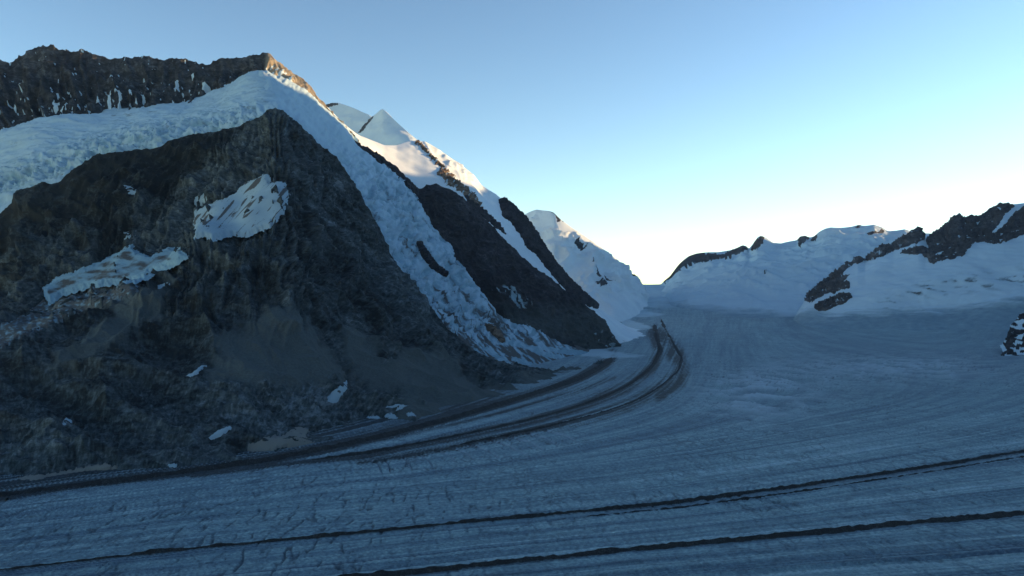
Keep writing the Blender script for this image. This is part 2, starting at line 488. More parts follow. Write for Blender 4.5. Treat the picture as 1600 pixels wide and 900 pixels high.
# surface kinds
bound = np.interp(px, [700, 880, 960, 1010, 1060, 1120, 1200, 1300, 1450, 1560, 1620], [600, 556, 508, 484, 478, 482, 491, 492, 486, 478, 470])
sb = gpy + 7 * fbm(px / 70, gpy / 7, 8, o=4) + 2.5 * fbm(px / 20, gpy / 3, 1, o=3)
snow_cover = sstep(3.0, -5.0, sb - bound)
upper_dirt = np.exp(-((gpy - 474) / 5) ** 2) * sstep(0.0, 0.6, fbm(px / 90, gpy / 4, 7, o=3) + 0.1) * sstep(1130, 1180, px) * 0.5
mor = np.zeros_like(px)
def mor_add(line, w0, k):
    global mor
    s_ = poly_w = line_d(px, gpy, line)
    nz = 0.70 + 0.85 * fstreak(SS * 20, TT * 1.2, o=3, gain=0.7, seed=2)
    mor = np.maximum(mor, k * np.exp(-(s_ / w0) ** 2) * np.clip(nz + 0.3, 0, 1.2))
wv = np.clip((px - 500) / 500, 0, 1)
mor_add(LINE_E, 4 + 8 * wv, 0.72); mor_add(LINE_D, 4 + 6 * wv, 1.0); mor_add(LINE_C, 5 + 5 * wv, 1.1)
mor_add(LINE_A, 3.5, 0.8); mor_add(LINE_B, 4, 0.8)
mor_add([(1022, 520), (1045, 545), (1066, 570), (1060, 596), (1030, 615)], 15, 0.8)
mor_add([(960, 590), (900, 612), (800, 640), (700, 664), (560, 694), (420, 722)], 5, 0.6)
mor_add([(900, 590), (860, 606), (800, 622), (700, 650)], 10, 0.5)
mor_add([(960, 556), (930, 566), (880, 580)], 7, 0.35)
near_l = sstep(1300, 200, px) * sstep(640, 800, gpy)
fadeb = sstep(1700, 700, YY) * 0.75 + 0.45
bands = 0.5 + 0.5 * fadeb * fstreak(SS * 7, TT * 0.6, o=4, seed=4)
fine_b = 0.5 + 0.5 * fadeb * fstreak(SS * 42, TT * 2.4, o=4, gain=0.75, seed=9)
margin = (0.45 + 0.75 * sstep(-0.3, 0.3, fstreak(SS * 12, TT * 2.0, o=3, gain=0.7, seed=6))) * sstep(860, 700, px) * sstep(540, 556, gpy) * sstep(9, -2, gpy - np.interp(px, [-200, 0, 200, 400, 520, 600, 700, 800, 870, 920, 960, 980], [800, 778, 748, 722, 700, 676, 652, 622, 602, 586, 566, 300]))
dirt = np.clip(mor + margin * 0.9, 0, 1.3)
dirt = np.maximum(dirt, upper_dirt)
BX, BY = [700, 880, 960, 1010, 1060, 1120, 1200, 1300, 1450, 1560, 1620], [600, 556, 508, 484, 478, 484, 492, 494, 488, 478, 470]
def bare(px, py):
    q = py + 6 * fbm(px / 60, py / 6, 8, o=4) + 2.5 * fbm(px / 16, py / 2.5, 1, o=3) - np.interp(px, BX, BY)
    return sstep(-15, 7, q + 5 * fbm(px / 45, py / 2.2, 4, o=3))
snow_cover = 1 - bare(px, gpy)
for q_ in ([(880, 536), (940, 547), (1010, 557), (950, 561), (895, 553)], [(952, 524), (975, 520), (992, 526), (975, 533), (960, 531)],
           [(925, 484), (960, 491), (1022, 512), (985, 517), (945, 507)], [(930, 471), (990, 481), (1042, 491), (1000, 497), (950, 487)], [(930, 505), (960, 509), (1000, 518), (970, 520)]):
    snow_cover = np.maximum(snow_cover, 0.9 * sstep(-1.5, 2.0, poly_sd(px, gpy, q_) + 2.5 * fbm(px / 22, gpy / 2.5, 6, o=3)))
dirt = dirt * (1 - 0.85 * snow_cover)
glac_attr = {'snow': snow_cover, 'dirt': dirt, 'band': bands, 'fine': fine_b, 'broken': np.clip(brk * (0.8 + 0.9 * rid) + 1.1 * lit_rim, 0, 1.2), 'crack': np.clip(crk * crk_zone * near * 2.4 + gb * 0.45, 0, 1), 'flow': SS}  # broken also carries the painted lit crevasse rims
Zg = np.stack([XX, YY, Z], -1)

m, t, b, g = mat_base('glacier_ice', 0.75, 0.3)
n_big = tex(t, g, 0.006, 5, 0.6)
n_mid = tex(t, g, 0.05, 7, 0.7, off=3)
n_fin = tex(t, g, 0.30, 7, 0.8, off=8)
ice = ramp(t, mth(t, 'ADD', mth(t, 'MULTIPLY', attr(t, 'band'), 0.5), mth(t, 'MULTIPLY', attr(t, 'fine'), 0.5)),
           [(0.10, (0.075, 0.125, 0.19)), (0.40, (0.165, 0.26, 0.32)), (0.60, (0.235, 0.36, 0.41)), (0.90, (0.38, 0.52, 0.58))])
vmp = nn(t, 'ShaderNodeMapping'); vmp.inputs['Scale'].default_value = (1, 0.42, 0.0)
wn = nn(t, 'ShaderNodeTexNoise'); wn.inputs['Scale'].default_value = 0.035; wn.inputs['Detail'].default_value = 4
t.links.new(g.outputs['Position'], wn.inputs['Vector'])
wa = nn(t, 'ShaderNodeVectorMath', operation='MULTIPLY_ADD'); t.links.new(wn.outputs['Color'], wa.inputs[0]); wa.inputs[1].default_value = (26, 26, 0); t.links.new(g.outputs['Position'], wa.inputs[2])
t.links.new(wa.outputs[0], vmp.inputs[0])
def cracks(sc, wd):
    v = nn(t, 'ShaderNodeTexVoronoi', feature='DISTANCE_TO_EDGE'); v.inputs['Scale'].default_value = sc
    t.links.new(vmp.outputs[0], v.inputs['Vector'])
    return mth(t, 'SUBTRACT', 1.0, mth(t, 'MULTIPLY', v.outputs['Distance'], 1.0 / wd), clamp=True)
zone = mth(t, 'ADD', mth(t, 'MULTIPLY', mth(t, 'SUBTRACT', tex(t, g, 0.008, 4, 0.6, off=33), 0.42), 5.0, clamp=True), mth(t, 'MULTIPLY', attr(t, 'broken'), 0.8), clamp=True)
zone2 = mth(t, 'MULTIPLY', mth(t, 'SUBTRACT', tex(t, g, 0.018, 4, 0.6, off=63), 0.46), 6.0, clamp=True)
cr1 = mth(t, 'MULTIPLY', cracks(0.085, 0.10), zone); cr2 = mth(t, 'MULTIPLY', cracks(0.033, 0.045), zone2)
crs = mth(t, 'MAXIMUM', cr1, cr2)
ice = mix(t, mth(t, 'MULTIPLY', crs, 0.62), ice, (0.06, 0.10, 0.14))
ice = mix(t, 1.0, ice, ramp(t, n_fin, [(0.34, (0.62, 0.65, 0.70)), (0.66, (1.42, 1.38, 1.32))]), 'MULTIPLY')
ice = mix(t, 1.0, ice, ramp(t, n_mid, [(0.3, (0.78, 0.80, 0.84)), (0.7, (1.22, 1.2, 1.16))]), 'MULTIPLY')
ice = mix(t, mth(t, 'MULTIPLY', attr(t, 'broken'), 0.75), ice, (0.46, 0.58, 0.66))
ice = mix(t, mth(t, 'MULTIPLY', attr(t, 'crack'), 0.8), ice, (0.05, 0.075, 0.10))
sn = mix(t, 1.0, (0.42, 0.57, 0.65), ramp(t, n_big, [(0.3, (0.86, 0.88, 0.9)), (0.7, (1.05, 1.04, 1.03))]), 'MULTIPLY')
col = mix(t, attr(t, 'snow'), ice, sn)
n_rub = tex(t, g, 0.12, 8, 0.85, off=51)
dirtc = mix(t, 1.0, (0.024, 0.038, 0.052), ramp(t, n_fin, [(0.3, (0.6, 0.6, 0.6)), (0.7, (1.6, 1.5, 1.4))]), 'MULTIPLY')
dk = mth(t, 'ADD', attr(t, 'dirt'), mth(t, 'MULTIPLY', mth(t, 'SUBTRACT', n_mid, 0.5), 1.0))
dk = mth(t, 'ADD', dk, mth(t, 'MULTIPLY', mth(t, 'SUBTRACT', attr(t, 'fine'), 0.5), -0.35))
dk = mth(t, 'MULTIPLY', mth(t, 'SUBTRACT', dk, 0.22), 1.9, clamp=True)
col = mix(t, dk, col, dirtc)
dirtc = mix(t, 1.0, dirtc, ramp(t, n_rub, [(0.38, (0.5, 0.5, 0.5)), (0.52, (1.0, 1.0, 1.0)), (0.64, (2.2, 2.2, 2.2))]), 'MULTIPLY')
col = mix(t, dk, mix(t, attr(t, 'snow'), ice, sn), dirtc)
t.links.new(col, b.inputs['Base Color'])
bump(t, b, mth(t, 'ADD', n_fin, mth(t, 'MULTIPLY', n_mid, 3.0)), 3.0, 0.8)
M_glac = m
tag(grid_obj('glacier', Zg, M_glac, glac_attr), 'wide grey-blue valley glacier with long curved flow bands, filling the valley floor', 'glacier')

# rubble ridges riding on the ice
m, t, b, g = mat_base('moraine_rubble')
c1 = tex(t, g, 0.12, 8, 0.75); c2 = tex(t, g, 0.9, 4, 0.7, off=4)
col = ramp(t, mth(t, 'ADD', mth(t, 'MULTIPLY', c1, 0.5), mth(t, 'MULTIPLY', c2, 0.5)), [(0.3, (0.014, 0.016, 0.019)), (0.52, (0.036, 0.040, 0.045)), (0.70, (0.11, 0.125, 0.135))])
t.links.new(col, b.inputs['Base Color']); bump(t, b, mth(t, 'ADD', c1, c2), 2.5, 1.0)
M_rub = m
def moraine(name, pts, wfun, hfun, label, seed):
    q = np.asarray(pts, float)
    Yq = 192000.0 / (q[:, 1] - HY); W = np.stack([(q[:, 0] - HX) / F * Yq, Yq], -1)
    L = np.concatenate([[0], np.cumsum(np.hypot(*np.diff(W, axis=0).T))])
    d = np.arange(0, L[-1], 3.0)
    sg_ = 34 if seed > 3.5 else 14
    X = gsm(np.interp(d, L, W[:, 0]), sg_); Y = gsm(np.interp(d, L, W[:, 1]), sg_)
    tx, ty = np.gradient(X), np.gradient(Y); l = np.hypot(tx, ty); nx, ny = -ty / l, tx / l
    f = d / L[-1]
    wob = 0.9 * fbm(d / 120, seed, 0, o=3)
    c = np.linspace(-1, 1, 29)
    wd = wfun(f) * (0.95 + 0.13 * fbm(d / 30, seed + 4, 0, o=4)); rag = fbm(d / 9, seed + 2, 0, o=3)
    wd = wd * (1 + 0.14 * rag)
    hh = hfun(f) * (0.9 + 0.18 * fbm(d / 25, seed + 8, 0, o=4))
    PX = X[None] + nx[None] * (c[:, None] * wd[None] + wob[None]); PY = Y[None] + ny[None] * (c[:, None] * wd[None] + wob[None])
    prof = (1 - np.abs(c)) ** 0.85
    PZ = glacier_z(PX, PY) + prof[:, None] * hh[None] - 1.4 + (0.7 * fbm(PX / 6, PY / 6, seed, o=4) + 0.6 * fbm(PX / 22, PY / 22, seed, o=3)) * (0.4 + prof[:, None])
    end = np.minimum(sstep(0, 0.03, f), sstep(1, 0.86, f) if seed > 3.5 else 1)
    PZ -= (1 - end)[None] * 9
    o = grid_obj(name, np.stack([PX, PY, PZ], -1), M_rub)
    tag(o, label, 'moraine', 'dark moraine ridges lying along the ice')
def K(a): return lambda f: np.full_like(f, a)
def I(xs, ys): return lambda f: np.interp(f, xs, ys)
moraine('moraine', LINE_A, I([0, 0.5, 1], [3.2, 4.6, 8.5]), K(3.6), 'long thin dark moraine line crossing the whole foreground ice, second from the bottom', 1.0)
moraine('moraine', [(x, y + 9) for x, y in LINE_A[4:]], I([0, .3, 1], [1.5, 2.5, 4]), I([0, .3, 1], [2, 2.6, 3]), 'faint thin dark line just below and beside the long foreground moraine, on the right', 2.0)
moraine('moraine', LINE_B, I([0, 1], [4.6, 8]), K(4.2), 'lowest dark moraine line, cutting the bottom right corner of the ice', 3.0)
moraine('moraine', LINE_C, I([0, 0.3, 0.55, 0.85, 1], [7, 8, 13, 17, 10]), I([0, .5, 1], [5, 9, 9]), 'dark moraine bank hugging the foot of the rock slope and ending at the snow tongue', 4.0)
moraine('moraine', LINE_D, I([0, 0.3, 0.7, 1], [4, 8, 14, 24]), I([0, .5, 1], [4, 6, 7]), 'dark moraine line in the middle of the bend, curving up to the snowfield', 5.0)
moraine('moraine', LINE_E, I([0, 0.3, 0.7, 1], [3, 6, 10, 16]), I([0, .5, 1], [3.5, 4, 4]), 'outermost and widest smudged moraine of the bend, with cracks opening below it', 6.0)

# ================================================================== ROCK BUTTRESS (front left)
foot = [(-300, 812, 560), (-100, 786, 640), (0, 768, 686), (100, 752, 732), (200, 742, 762), (300, 724, 820), (400, 711, 868), (500, 688, 970), (560, 672, 1055), (640, 655, 1160),
        (700, 643, 1255), (760, 625, 1420), (820, 607, 1640), (870, 590, 1920), (920, 572, 2340), (960, 566, 2600)]
foot0 = [(x, y + 26, Y * 0.955) for x, y, Y in foot]
low = [(-300, 660, 820), (-100, 640, 860), (0, 630, 900), (100, 610, 950), (200, 590, 1000), (300, 575, 1070), (400, 560, 1130), (440, 556, 1150), (500, 555, 1240), (560, 560, 1350), (640, 575, 1480),
       (700, 580, 1590), (760, 583, 1700), (820, 588, 1840), (870, 584, 2020), (920, 572, 2370), (960, 568, 2650)]
mid = [(-300, 530, 1150), (-100, 515, 1180), (0, 505, 1200), (60, 500, 1210), (100, 488, 1230), (160, 478, 1260), (200, 468, 1280), (240, 450, 1310), (280, 415, 1380), (320, 380, 1480), (380, 368, 1500), (430, 360, 1480),
       (480, 380, 1560), (560, 430, 1690), (640, 500, 1790), (700, 540, 1850), (760, 565, 1900), (820, 580, 1980), (870, 582, 2070), (920, 573, 2400), (960, 569, 2700)]
gul = [(-300, 505, 1500), (-100, 490, 1520), (0, 480, 1540), (60, 470, 1540), (100, 445, 1580), (160, 415, 1640), (200, 395, 1690), (240, 375, 1740), (280, 345, 1780), (320, 318, 1800), (380, 280, 1800), (430, 250, 1740),
       (480, 275, 1840), (560, 370, 1950), (640, 460, 1990), (700, 522, 2000), (760, 557, 2010), (820, 577, 2040), (870, 581, 2100), (920, 573, 2440), (960, 570, 2750)]
crest = [(-300, 420, 1850), (-100, 370, 1900), (0, 332, 1950), (14, 318, 1950), (20, 300, 1950), (60, 285, 1960), (92, 284, 1970), (115, 262, 1985), (150, 240, 2000), (180, 236, 2005), (240, 229, 2015), (270, 216, 2030), (310, 207, 2050),
         (370, 197, 2070), (398, 186, 2080), (415, 171, 2090), (430, 166, 2095), (442, 171, 2095), (470, 195, 2090), (500, 222, 2090), (528, 243, 2090), (550, 279, 2095), (575, 320, 2100), (600, 365, 2105), (615, 402, 2110),
         (640, 440, 2115), (670, 473, 2120), (700, 511, 2125), (740, 545, 2130), (800, 572, 2150), (870, 580, 2200), (920, 574, 2500), (960, 571, 2800)]
P, xs, nf = loft([foot0, foot, low, mid, gul, crest], [(60, -60), (260, -420), (500, -900)], -300, 960, 1.5, [14, 110, 110, 90, 130], smooth=24, crest_smooth=1.2)
pxx, pyy = proj(P)
# gullies running down the slope, from the spur crest outwards
th = np.arctan2(pyy - 90.0, pxx - 430.0) + 0.05 * fbm(pxx / 60, pyy / 60, 2, o=3); rr_ = np.hypot(pyy - 90, pxx - 430)
sw = 0.15 + 0.85 * sstep(600, 430, pyy - 0.10 * (pxx - 430))
fan1 = ridged(th * 7, rr_ / 240, 4.4, o=3); fan2 = ridged(th * 21, rr_ / 130, 1.4, o=3); fan3 = fbm(th * 60, rr_ / 45, 8.4, o=3)
strata = ridged((0.45 * P[..., 0] + 0.25 * P[..., 1] + P[..., 2]) / 34, P[..., 0] / 500, P[..., 1] / 500, o=3)
gl = (13 * fan1 + 8 * fan2 + 3.0 * fan3) * sw + 4.5 * strata
def soft(poly, w_): return sstep(-w_, w_, poly_sd(pxx, pyy, poly) + 16 * fbm(pxx / 34, pyy / 30, 12, o=5, gain=0.6))
talus = soft([(395, 492), (440, 478), (478, 485), (530, 540), (556, 596), (500, 590), (430, 596), (330, 596), (335, 545), (360, 510)], 16)
talus = np.maximum(talus, soft([(540, 505), (575, 520), (600, 560), (650, 540), (700, 556), (760, 592), (840, 600), (800, 620), (700, 645), (650, 640), (610, 600), (566, 590)], 14))
talus = np.maximum(talus, 0.7 * soft([(110, 530), (210, 458), (262, 432), (250, 480), (180, 540), (80, 575)], 9))
talus = np.maximum(talus, 0.9 * sstep(560, 640, pxx) * sstep(16, 4, np.abs(pyy - np.interp(pxx, [-100, 0, 200, 400, 520, 620, 700, 800, 900], [800, 768, 742, 705, 680, 655, 636, 606, 582]))))
lump = np.exp(-((pyy - np.interp(pxx, [0, 200, 400, 600], [705, 660, 625, 615])) / 45) ** 2) * sstep(680, 600, pxx)
Pm, Pf, N = rock_disp(P, 20.0, 130, gully=gl, seed=2.0, crest_row=nf, crest_k=0.12, fk=0.85 - 0.7 * sstep(420, 520, pyy))
tk = np.clip(talus, 0, 1)[..., None]
Pf = Pf * (1 - tk * 0.85) + (Pm * 0.6 + P * 0.4) * tk * 0.85
Pf = Pf + N * ((lump * 2.5 + 1.5) * (1 - tk[..., 0]) * ridged(P[..., 0] / 34, P[..., 1] / 22, P[..., 2] / 13, o=4, gain=0.6))[..., None]
but_m, but_N = Pm, N
scr = np.clip(talus * 1.3 + 0.25 * fbm(pxx / 60, pyy / 40, 2, o=3), 0, 1)
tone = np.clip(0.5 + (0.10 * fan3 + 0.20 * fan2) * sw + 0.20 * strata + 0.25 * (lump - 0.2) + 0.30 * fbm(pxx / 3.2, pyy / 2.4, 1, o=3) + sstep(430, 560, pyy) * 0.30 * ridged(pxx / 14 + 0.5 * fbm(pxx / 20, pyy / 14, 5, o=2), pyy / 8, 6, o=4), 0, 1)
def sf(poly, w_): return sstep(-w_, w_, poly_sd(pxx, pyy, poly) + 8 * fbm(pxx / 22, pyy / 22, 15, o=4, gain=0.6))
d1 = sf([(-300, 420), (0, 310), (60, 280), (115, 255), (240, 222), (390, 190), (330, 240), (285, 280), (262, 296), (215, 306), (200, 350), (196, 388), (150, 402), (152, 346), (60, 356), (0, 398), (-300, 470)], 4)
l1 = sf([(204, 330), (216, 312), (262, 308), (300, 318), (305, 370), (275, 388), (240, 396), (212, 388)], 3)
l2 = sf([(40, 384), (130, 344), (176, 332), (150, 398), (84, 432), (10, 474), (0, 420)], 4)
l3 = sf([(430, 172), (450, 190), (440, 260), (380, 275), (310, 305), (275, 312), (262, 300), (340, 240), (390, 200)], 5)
ac_ = -pxx * 0.79 + pyy * 0.62; al_ = pxx * 0.62 + pyy * 0.79
rf = sstep(-10, 30, pxx - 440 - 0.1 * (pyy - 200)) * sstep(540, 480, pyy)
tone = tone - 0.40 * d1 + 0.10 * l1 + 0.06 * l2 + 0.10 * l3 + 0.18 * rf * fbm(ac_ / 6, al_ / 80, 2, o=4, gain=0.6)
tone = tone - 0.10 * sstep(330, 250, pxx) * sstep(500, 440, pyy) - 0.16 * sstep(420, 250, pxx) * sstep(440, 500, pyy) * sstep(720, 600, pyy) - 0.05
Pf = Pf - N * (14 * d1 * sstep(300, 340, pyy) * sstep(0, 12, nf - np.arange(P.shape[0]))[:, None])[..., None]
Pss = np.stack([gsm(gsm(Pf[..., i], 7, 0), 7, 1) for i in range(3)], -1) + N * 9.0
Psm = np.stack([gsm(gsm(Pf[..., i], 2.2, 0), 2.2, 1) for i in range(3)], -1)
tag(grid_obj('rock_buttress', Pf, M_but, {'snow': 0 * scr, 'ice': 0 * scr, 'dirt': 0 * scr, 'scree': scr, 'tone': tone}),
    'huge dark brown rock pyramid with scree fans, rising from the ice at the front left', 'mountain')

CUT = nf + 2
ang45 = math.radians(-48)
def fan_streaks(px, py, sd):
    al = px * math.cos(ang45) + py * math.sin(ang45); ac = -px * math.sin(ang45) + py * math.cos(ang45)
    l1 = 1 - np.abs(noise(ac / 9, al / 90, 3.0)) * 3.5; l2 = 1 - np.abs(noise(ac / 4, al / 40, 9.0)) * 3.0
    return np.clip(1.0 * sstep(0.35, 0.9, l1) * sstep(-0.1, 0.3, noise(al / 30, ac / 9, 5)) + 0.42 * sstep(0.3, 1, l2), 0, 0.9)
overlay('snowfield', Pss, N, [(304, 368), (306, 330), (322, 324), (350, 312), (372, 300), (376, 292), (396, 282), (410, 274), (417, 276), (419, 290), (432, 284), (445, 288), (450, 300), (446, 322), (432, 340), (420, 352), (402, 358), (384, 366), (360, 364), (332, 372), (318, 366)],
        3, M_patch, 'fan-shaped streaked snowfield high on the dark rock pyramid', 'snowfield', 3.0, 7, streak=(ang45, 0.90, 110, 6.0), soft=2.5, attrs={'snow': 1.0, 'dirt': fan_streaks}, cut=CUT)
overlay('snow_patch', Psm, N, [(305, 312), (312, 306), (325, 304), (318, 314), (308, 320)], 1.5, M_patch, 'tiny snow patch just above the left end of the fan-shaped snowfield', 'snow patch', 1.5, 6, soft=2, cut=CUT)
overlay('cirque_glacier', Pss, N, [(70, 452), (84, 438), (120, 425), (150, 413), (190, 392), (205, 384), (215, 396), (236, 402), (262, 388), (280, 392), (290, 400), (268, 412), (240, 420), (225, 434), (200, 438), (180, 440), (140, 445), (110, 452), (76, 470)],
        3, M_ice, 'small grey glacier tongue lying in the hollow below the left cliffs', 'glacier', 3.0, 9, soft=3, cut=CUT,
        attrs={'snow': 1.0, 'ice': lambda px, py, sd: 0.9 + 0 * px, 'dirt': lambda px, py, sd: 0.50 + 0.42 * fbm(px / 30, py / 9, 1, o=3) - 0.35 * sstep(8, 2, sd)})
overlay('debris_covered_ice', Psm, N, [(66, 470), (110, 455), (150, 448), (200, 440), (228, 440), (200, 462), (150, 478), (100, 500), (50, 520), (0, 545), (-60, 560), (-60, 540), (0, 508), (40, 492)],
        2, M_ice, 'speckled rubble-covered ice below the small grey glacier tongue', 'glacier', 4.0, 9, soft=3, cut=CUT,
        attrs={'snow': 1.0, 'ice': 1.0, 'dirt': lambda px, py, sd: 0.66 + 0.35 * fbm(px / 7, py / 4, 1, o=3)})
for poly, lab in [
    ([(513, 626), (520, 612), (530, 602), (542, 594), (543, 608), (532, 620), (522, 629)], 'upright snow patch on the scree above the bend of the ice, right of the others'),
    ([(288, 588), (300, 583), (316, 570), (322, 571), (310, 583), (298, 590)], 'slanting sliver of snow in the middle of the brown slope'),
    ([(96, 660), (104, 653), (115, 658), (108, 666), (98, 664)], 'small round snow patch low on the left slope'),
    ([(326, 684), (340, 673), (360, 665), (363, 669), (344, 681), (330, 687)], 'narrow slanting snow patch above the large tan snow bank'),
    ([(262, 726), (272, 724), (282, 727), (272, 731)], 'tiny snow patch at the ice edge left of the tan snow bank'),
    ([(552, 660), (566, 657), (574, 662), (560, 666)], 'flat snow sliver at the lower left of the cluster at the slope foot'),
    ([(572, 652), (590, 650), (600, 657), (584, 659)], 'middle snow sliver of the cluster at the slope foot'),
    ([(598, 648), (612, 645), (622, 652), (606, 656)], 'snow sliver at the centre right of the cluster at the slope foot'),
    ([(606, 636), (622, 632), (638, 634), (624, 638)], 'topmost thin snow sliver of the cluster at the slope foot'),
    ([(632, 646), (644, 644), (650, 650), (638, 652)], 'rightmost small snow sliver of the cluster at the slope foot'),
    ([(248, 402), (262, 398), (264, 402), (250, 408)], 'little snow fleck beside the small grey glacier tongue'),
    ([(248, 446), (262, 441), (262, 444), (250, 450)], 'short snow streak on the scree below the small grey glacier tongue'),
    ([(194, 290), (204, 292), (214, 300), (210, 303), (198, 298)], 'snow fleck in the dark gully under the hanging glacier'),
    ([(196, 364), (202, 364), (203, 370), (197, 374)], 'snow fleck at the foot of the dark gully'),
    ]:
    overlay('snow_patch', Psm, N, poly, 1.6, M_patch, lab, 'snow patch', 1.1, 4.5, soft=1.6, group='snow patches on the rock pyramid', cut=CUT)
overlay('snow_bank', Psm, N, [(380, 712), (392, 704), (386, 694), (410, 686), (436, 682), (455, 672), (478, 667), (482, 674), (474, 680), (496, 688), (490, 698), (470, 700), (440, 700), (424, 704), (400, 716)],
        1.6, M_tan, 'large tan dusty snow bank at the foot of the slope', 'snow bank', 4.0, 8, soft=2, cut=CUT)
overlay('snow_bank', Psm, N, [(-60, 776), (-20, 756), (30, 748), (70, 744), (110, 737), (140, 731), (170, 727), (186, 732), (150, 741), (110, 748), (60, 758), (20, 764), (0, 768), (-60, 790)],
        3.0, M_tan, 'long tan snow strip along the ice edge at the bottom left', 'snow bank', 3.5, 8, soft=2, cut=CUT)

# ================================================================== HANGING GLACIER above the buttress (left)
hl = [(-300, 520, 1960), (-100, 450, 2000), (0, 400, 2040), (100, 350, 2080), (200, 300, 2110), (300, 270, 2140), (400, 240, 2160), (470, 240, 2170)]
h1 = [(-300, 440, 2050), (-100, 375, 2080), (0, 335, 2110), (60, 292, 2140), (115, 268, 2170), (180, 240, 2190), (270, 220, 2210), (370, 202, 2230), (430, 180, 2240), (470, 215, 2240)]
h2 = [(-300, 380, 2250), (-100, 320, 2300), (0, 285, 2330), (60, 255, 2350), (115, 235, 2380), (180, 215, 2400), (270, 198, 2420), (370, 180, 2430), (430, 164, 2450), (470, 205, 2450)]
h3 = [(-300, 290, 2650), (-100, 240, 2720), (0, 214, 2760), (50, 194, 2780), (100, 184, 2800), (190, 182, 2830), (285, 170, 2860), (345, 152, 2890), (400, 114, 2950), (412, 113, 2960), (432, 128, 2960), (470, 175, 2960)]
h4 = [(-300, 280, 2950), (-100, 228, 2980), (0, 204, 3000), (50, 184, 3000), (100, 176, 3000), (190, 172, 3020), (285, 160, 3040), (345, 140, 3050), (400, 112, 3070), (412, 112, 3080), (432, 130, 3080), (470, 175, 3090)]
P, xs, nf = loft([hl, h1, h2, h3, h4], [(200, -300)], -300, 470, 1.6, [16, 60, 90, 16], smooth=10, crest_smooth=3)
pxx, pyy = proj(P)
N = orient(P)
mesoY = np.interp(pxx, [0, 150, 300, 430], [290, 232, 208, 180])
sera = np.exp(-((pyy - mesoY) / 24.0) ** 2) * sstep(440, 380, pxx)
blk = ridged(P[..., 0] / 34, P[..., 1] / 60, P[..., 2] / 17, o=4)
dsp = fbm(P[..., 0] / 260, P[..., 1] / 260, P[..., 2] / 160, o=3) * 16 + sera * (blk * 10 + ridged(P[..., 0] / 110, P[..., 1] / 150, P[..., 2] / 50 + 3, o=3) * 14) + ridged(P[..., 0] / 120, P[..., 1] / 60, P[..., 2] / 22 + 9, o=4) * 5
P = P + N * dsp[..., None]
edge = sstep(-4, 6, pyy - np.interp(pxx, [x for x, _, _ in h3], [y for _, y, _ in h3]))
tag(grid_obj('hanging_glacier', P, M_ice, {'snow': 1 + 0 * pxx, 'ice': np.clip(sera * (0.3 + 0.9 * sstep(0.1, 0.6, -blk)) + 0.4 * fbm(pxx / 40, pyy / 5, 3, o=4), 0, 0.9),
    'dirt': np.clip(0.14 + 0.34 * fbm(pxx / 60, pyy / 5, 1, o=5, gain=0.65) - 0.22 * sera * blk, 0, 0.5), 'scree': 0 * pxx}),
    'bluish-white hanging glacier between the dark summit wall and the rock pyramid', 'glacier')

# ================================================================== SUMMIT ROCK WALL (back left)
w0 = [(-300, 400, 2760), (-100, 330, 2780), (0, 300, 2800), (100, 260, 2820), (285, 240, 2860), (400, 190, 2900), (430, 170, 2960), (520, 230, 3080), (600, 290, 3200)]
w1 = [(-300, 285, 2800), (-100, 240, 2840), (0, 217, 2880), (50, 195, 2900), (100, 184, 2920), (190, 184, 2950), (285, 172, 2990), (345, 156, 3010), (375, 132, 3020), (400, 113, 3030), (412, 112, 3040), (430, 128, 3050), (460, 150, 3100), (500, 182, 3180), (540, 222, 3260), (600, 275, 3350)]
w2 = [(-300, 118, 3150), (-100, 112, 3160), (-40, 104, 3160), (0, 93, 3160), (18, 94, 3160), (28, 85, 3160), (38, 82, 3160), (52, 71, 3160), (62, 69, 3160), (80, 70, 3160), (92, 76, 3160), (112, 77, 3160), (132, 76, 3160), (150, 84, 3160), (168, 89, 3160), (200, 90, 3160), (232, 87, 3160),
      (248, 91, 3160), (265, 92, 3160), (276, 89, 3160), (296, 95, 3160), (312, 99, 3160), (330, 96, 3160), (346, 91, 3160), (366, 90, 3160), (385, 87, 3160), (402, 86, 3160), (411, 82, 3150), (418, 84, 3152), (432, 93, 3165), (447, 105, 3185), (462, 114, 3200), (477, 125, 3215), (487, 137, 3230), (496, 150, 3240),
      (508, 160, 3255), (522, 176, 3275), (545, 200, 3310), (600, 262, 3400)]
P, xs, nf = loft([w0, w1, w2], [(120, -60), (500, -700)], -300, 560, 1.4, [8, 95], smooth=5, crest_smooth=0.6)
pxx, pyy = proj(P)
gl = ridged(pxx / 22 + 0.5 * fbm(pxx / 60, pyy / 60, 2, o=2), pyy / 90, 1.4, o=3) * 26 * sstep(440, 405, pxx)
Pm, Pf, N = rock_disp(P, 30, 150, gully=gl, seed=7.0, crest_row=nf, crest_k=0.16)
f1 = fbm(pxx / 5.5, pyy / 9, 5.0, o=3)
sp = sstep(0.52, 0.75, f1 + 0.30 * sstep(110, 165, pyy) + 0.18 * fbm(pxx / 40, pyy / 30, 3, o=2) - 0.08) * sstep(430, 400, pxx)
mottled = sstep(405, 430, pxx)
sn_r = sstep(-0.10, 0.25, fbm(pxx / 6, pyy / 5, 2.0, o=4) + 0.012 * (pyy - np.interp(pxx, [410, 440, 500, 560], [100, 112, 172, 215])) * 4)
snowm = np.clip(sp * 1.0 * (1 - mottled) + mottled * sn_r, 0, 1)
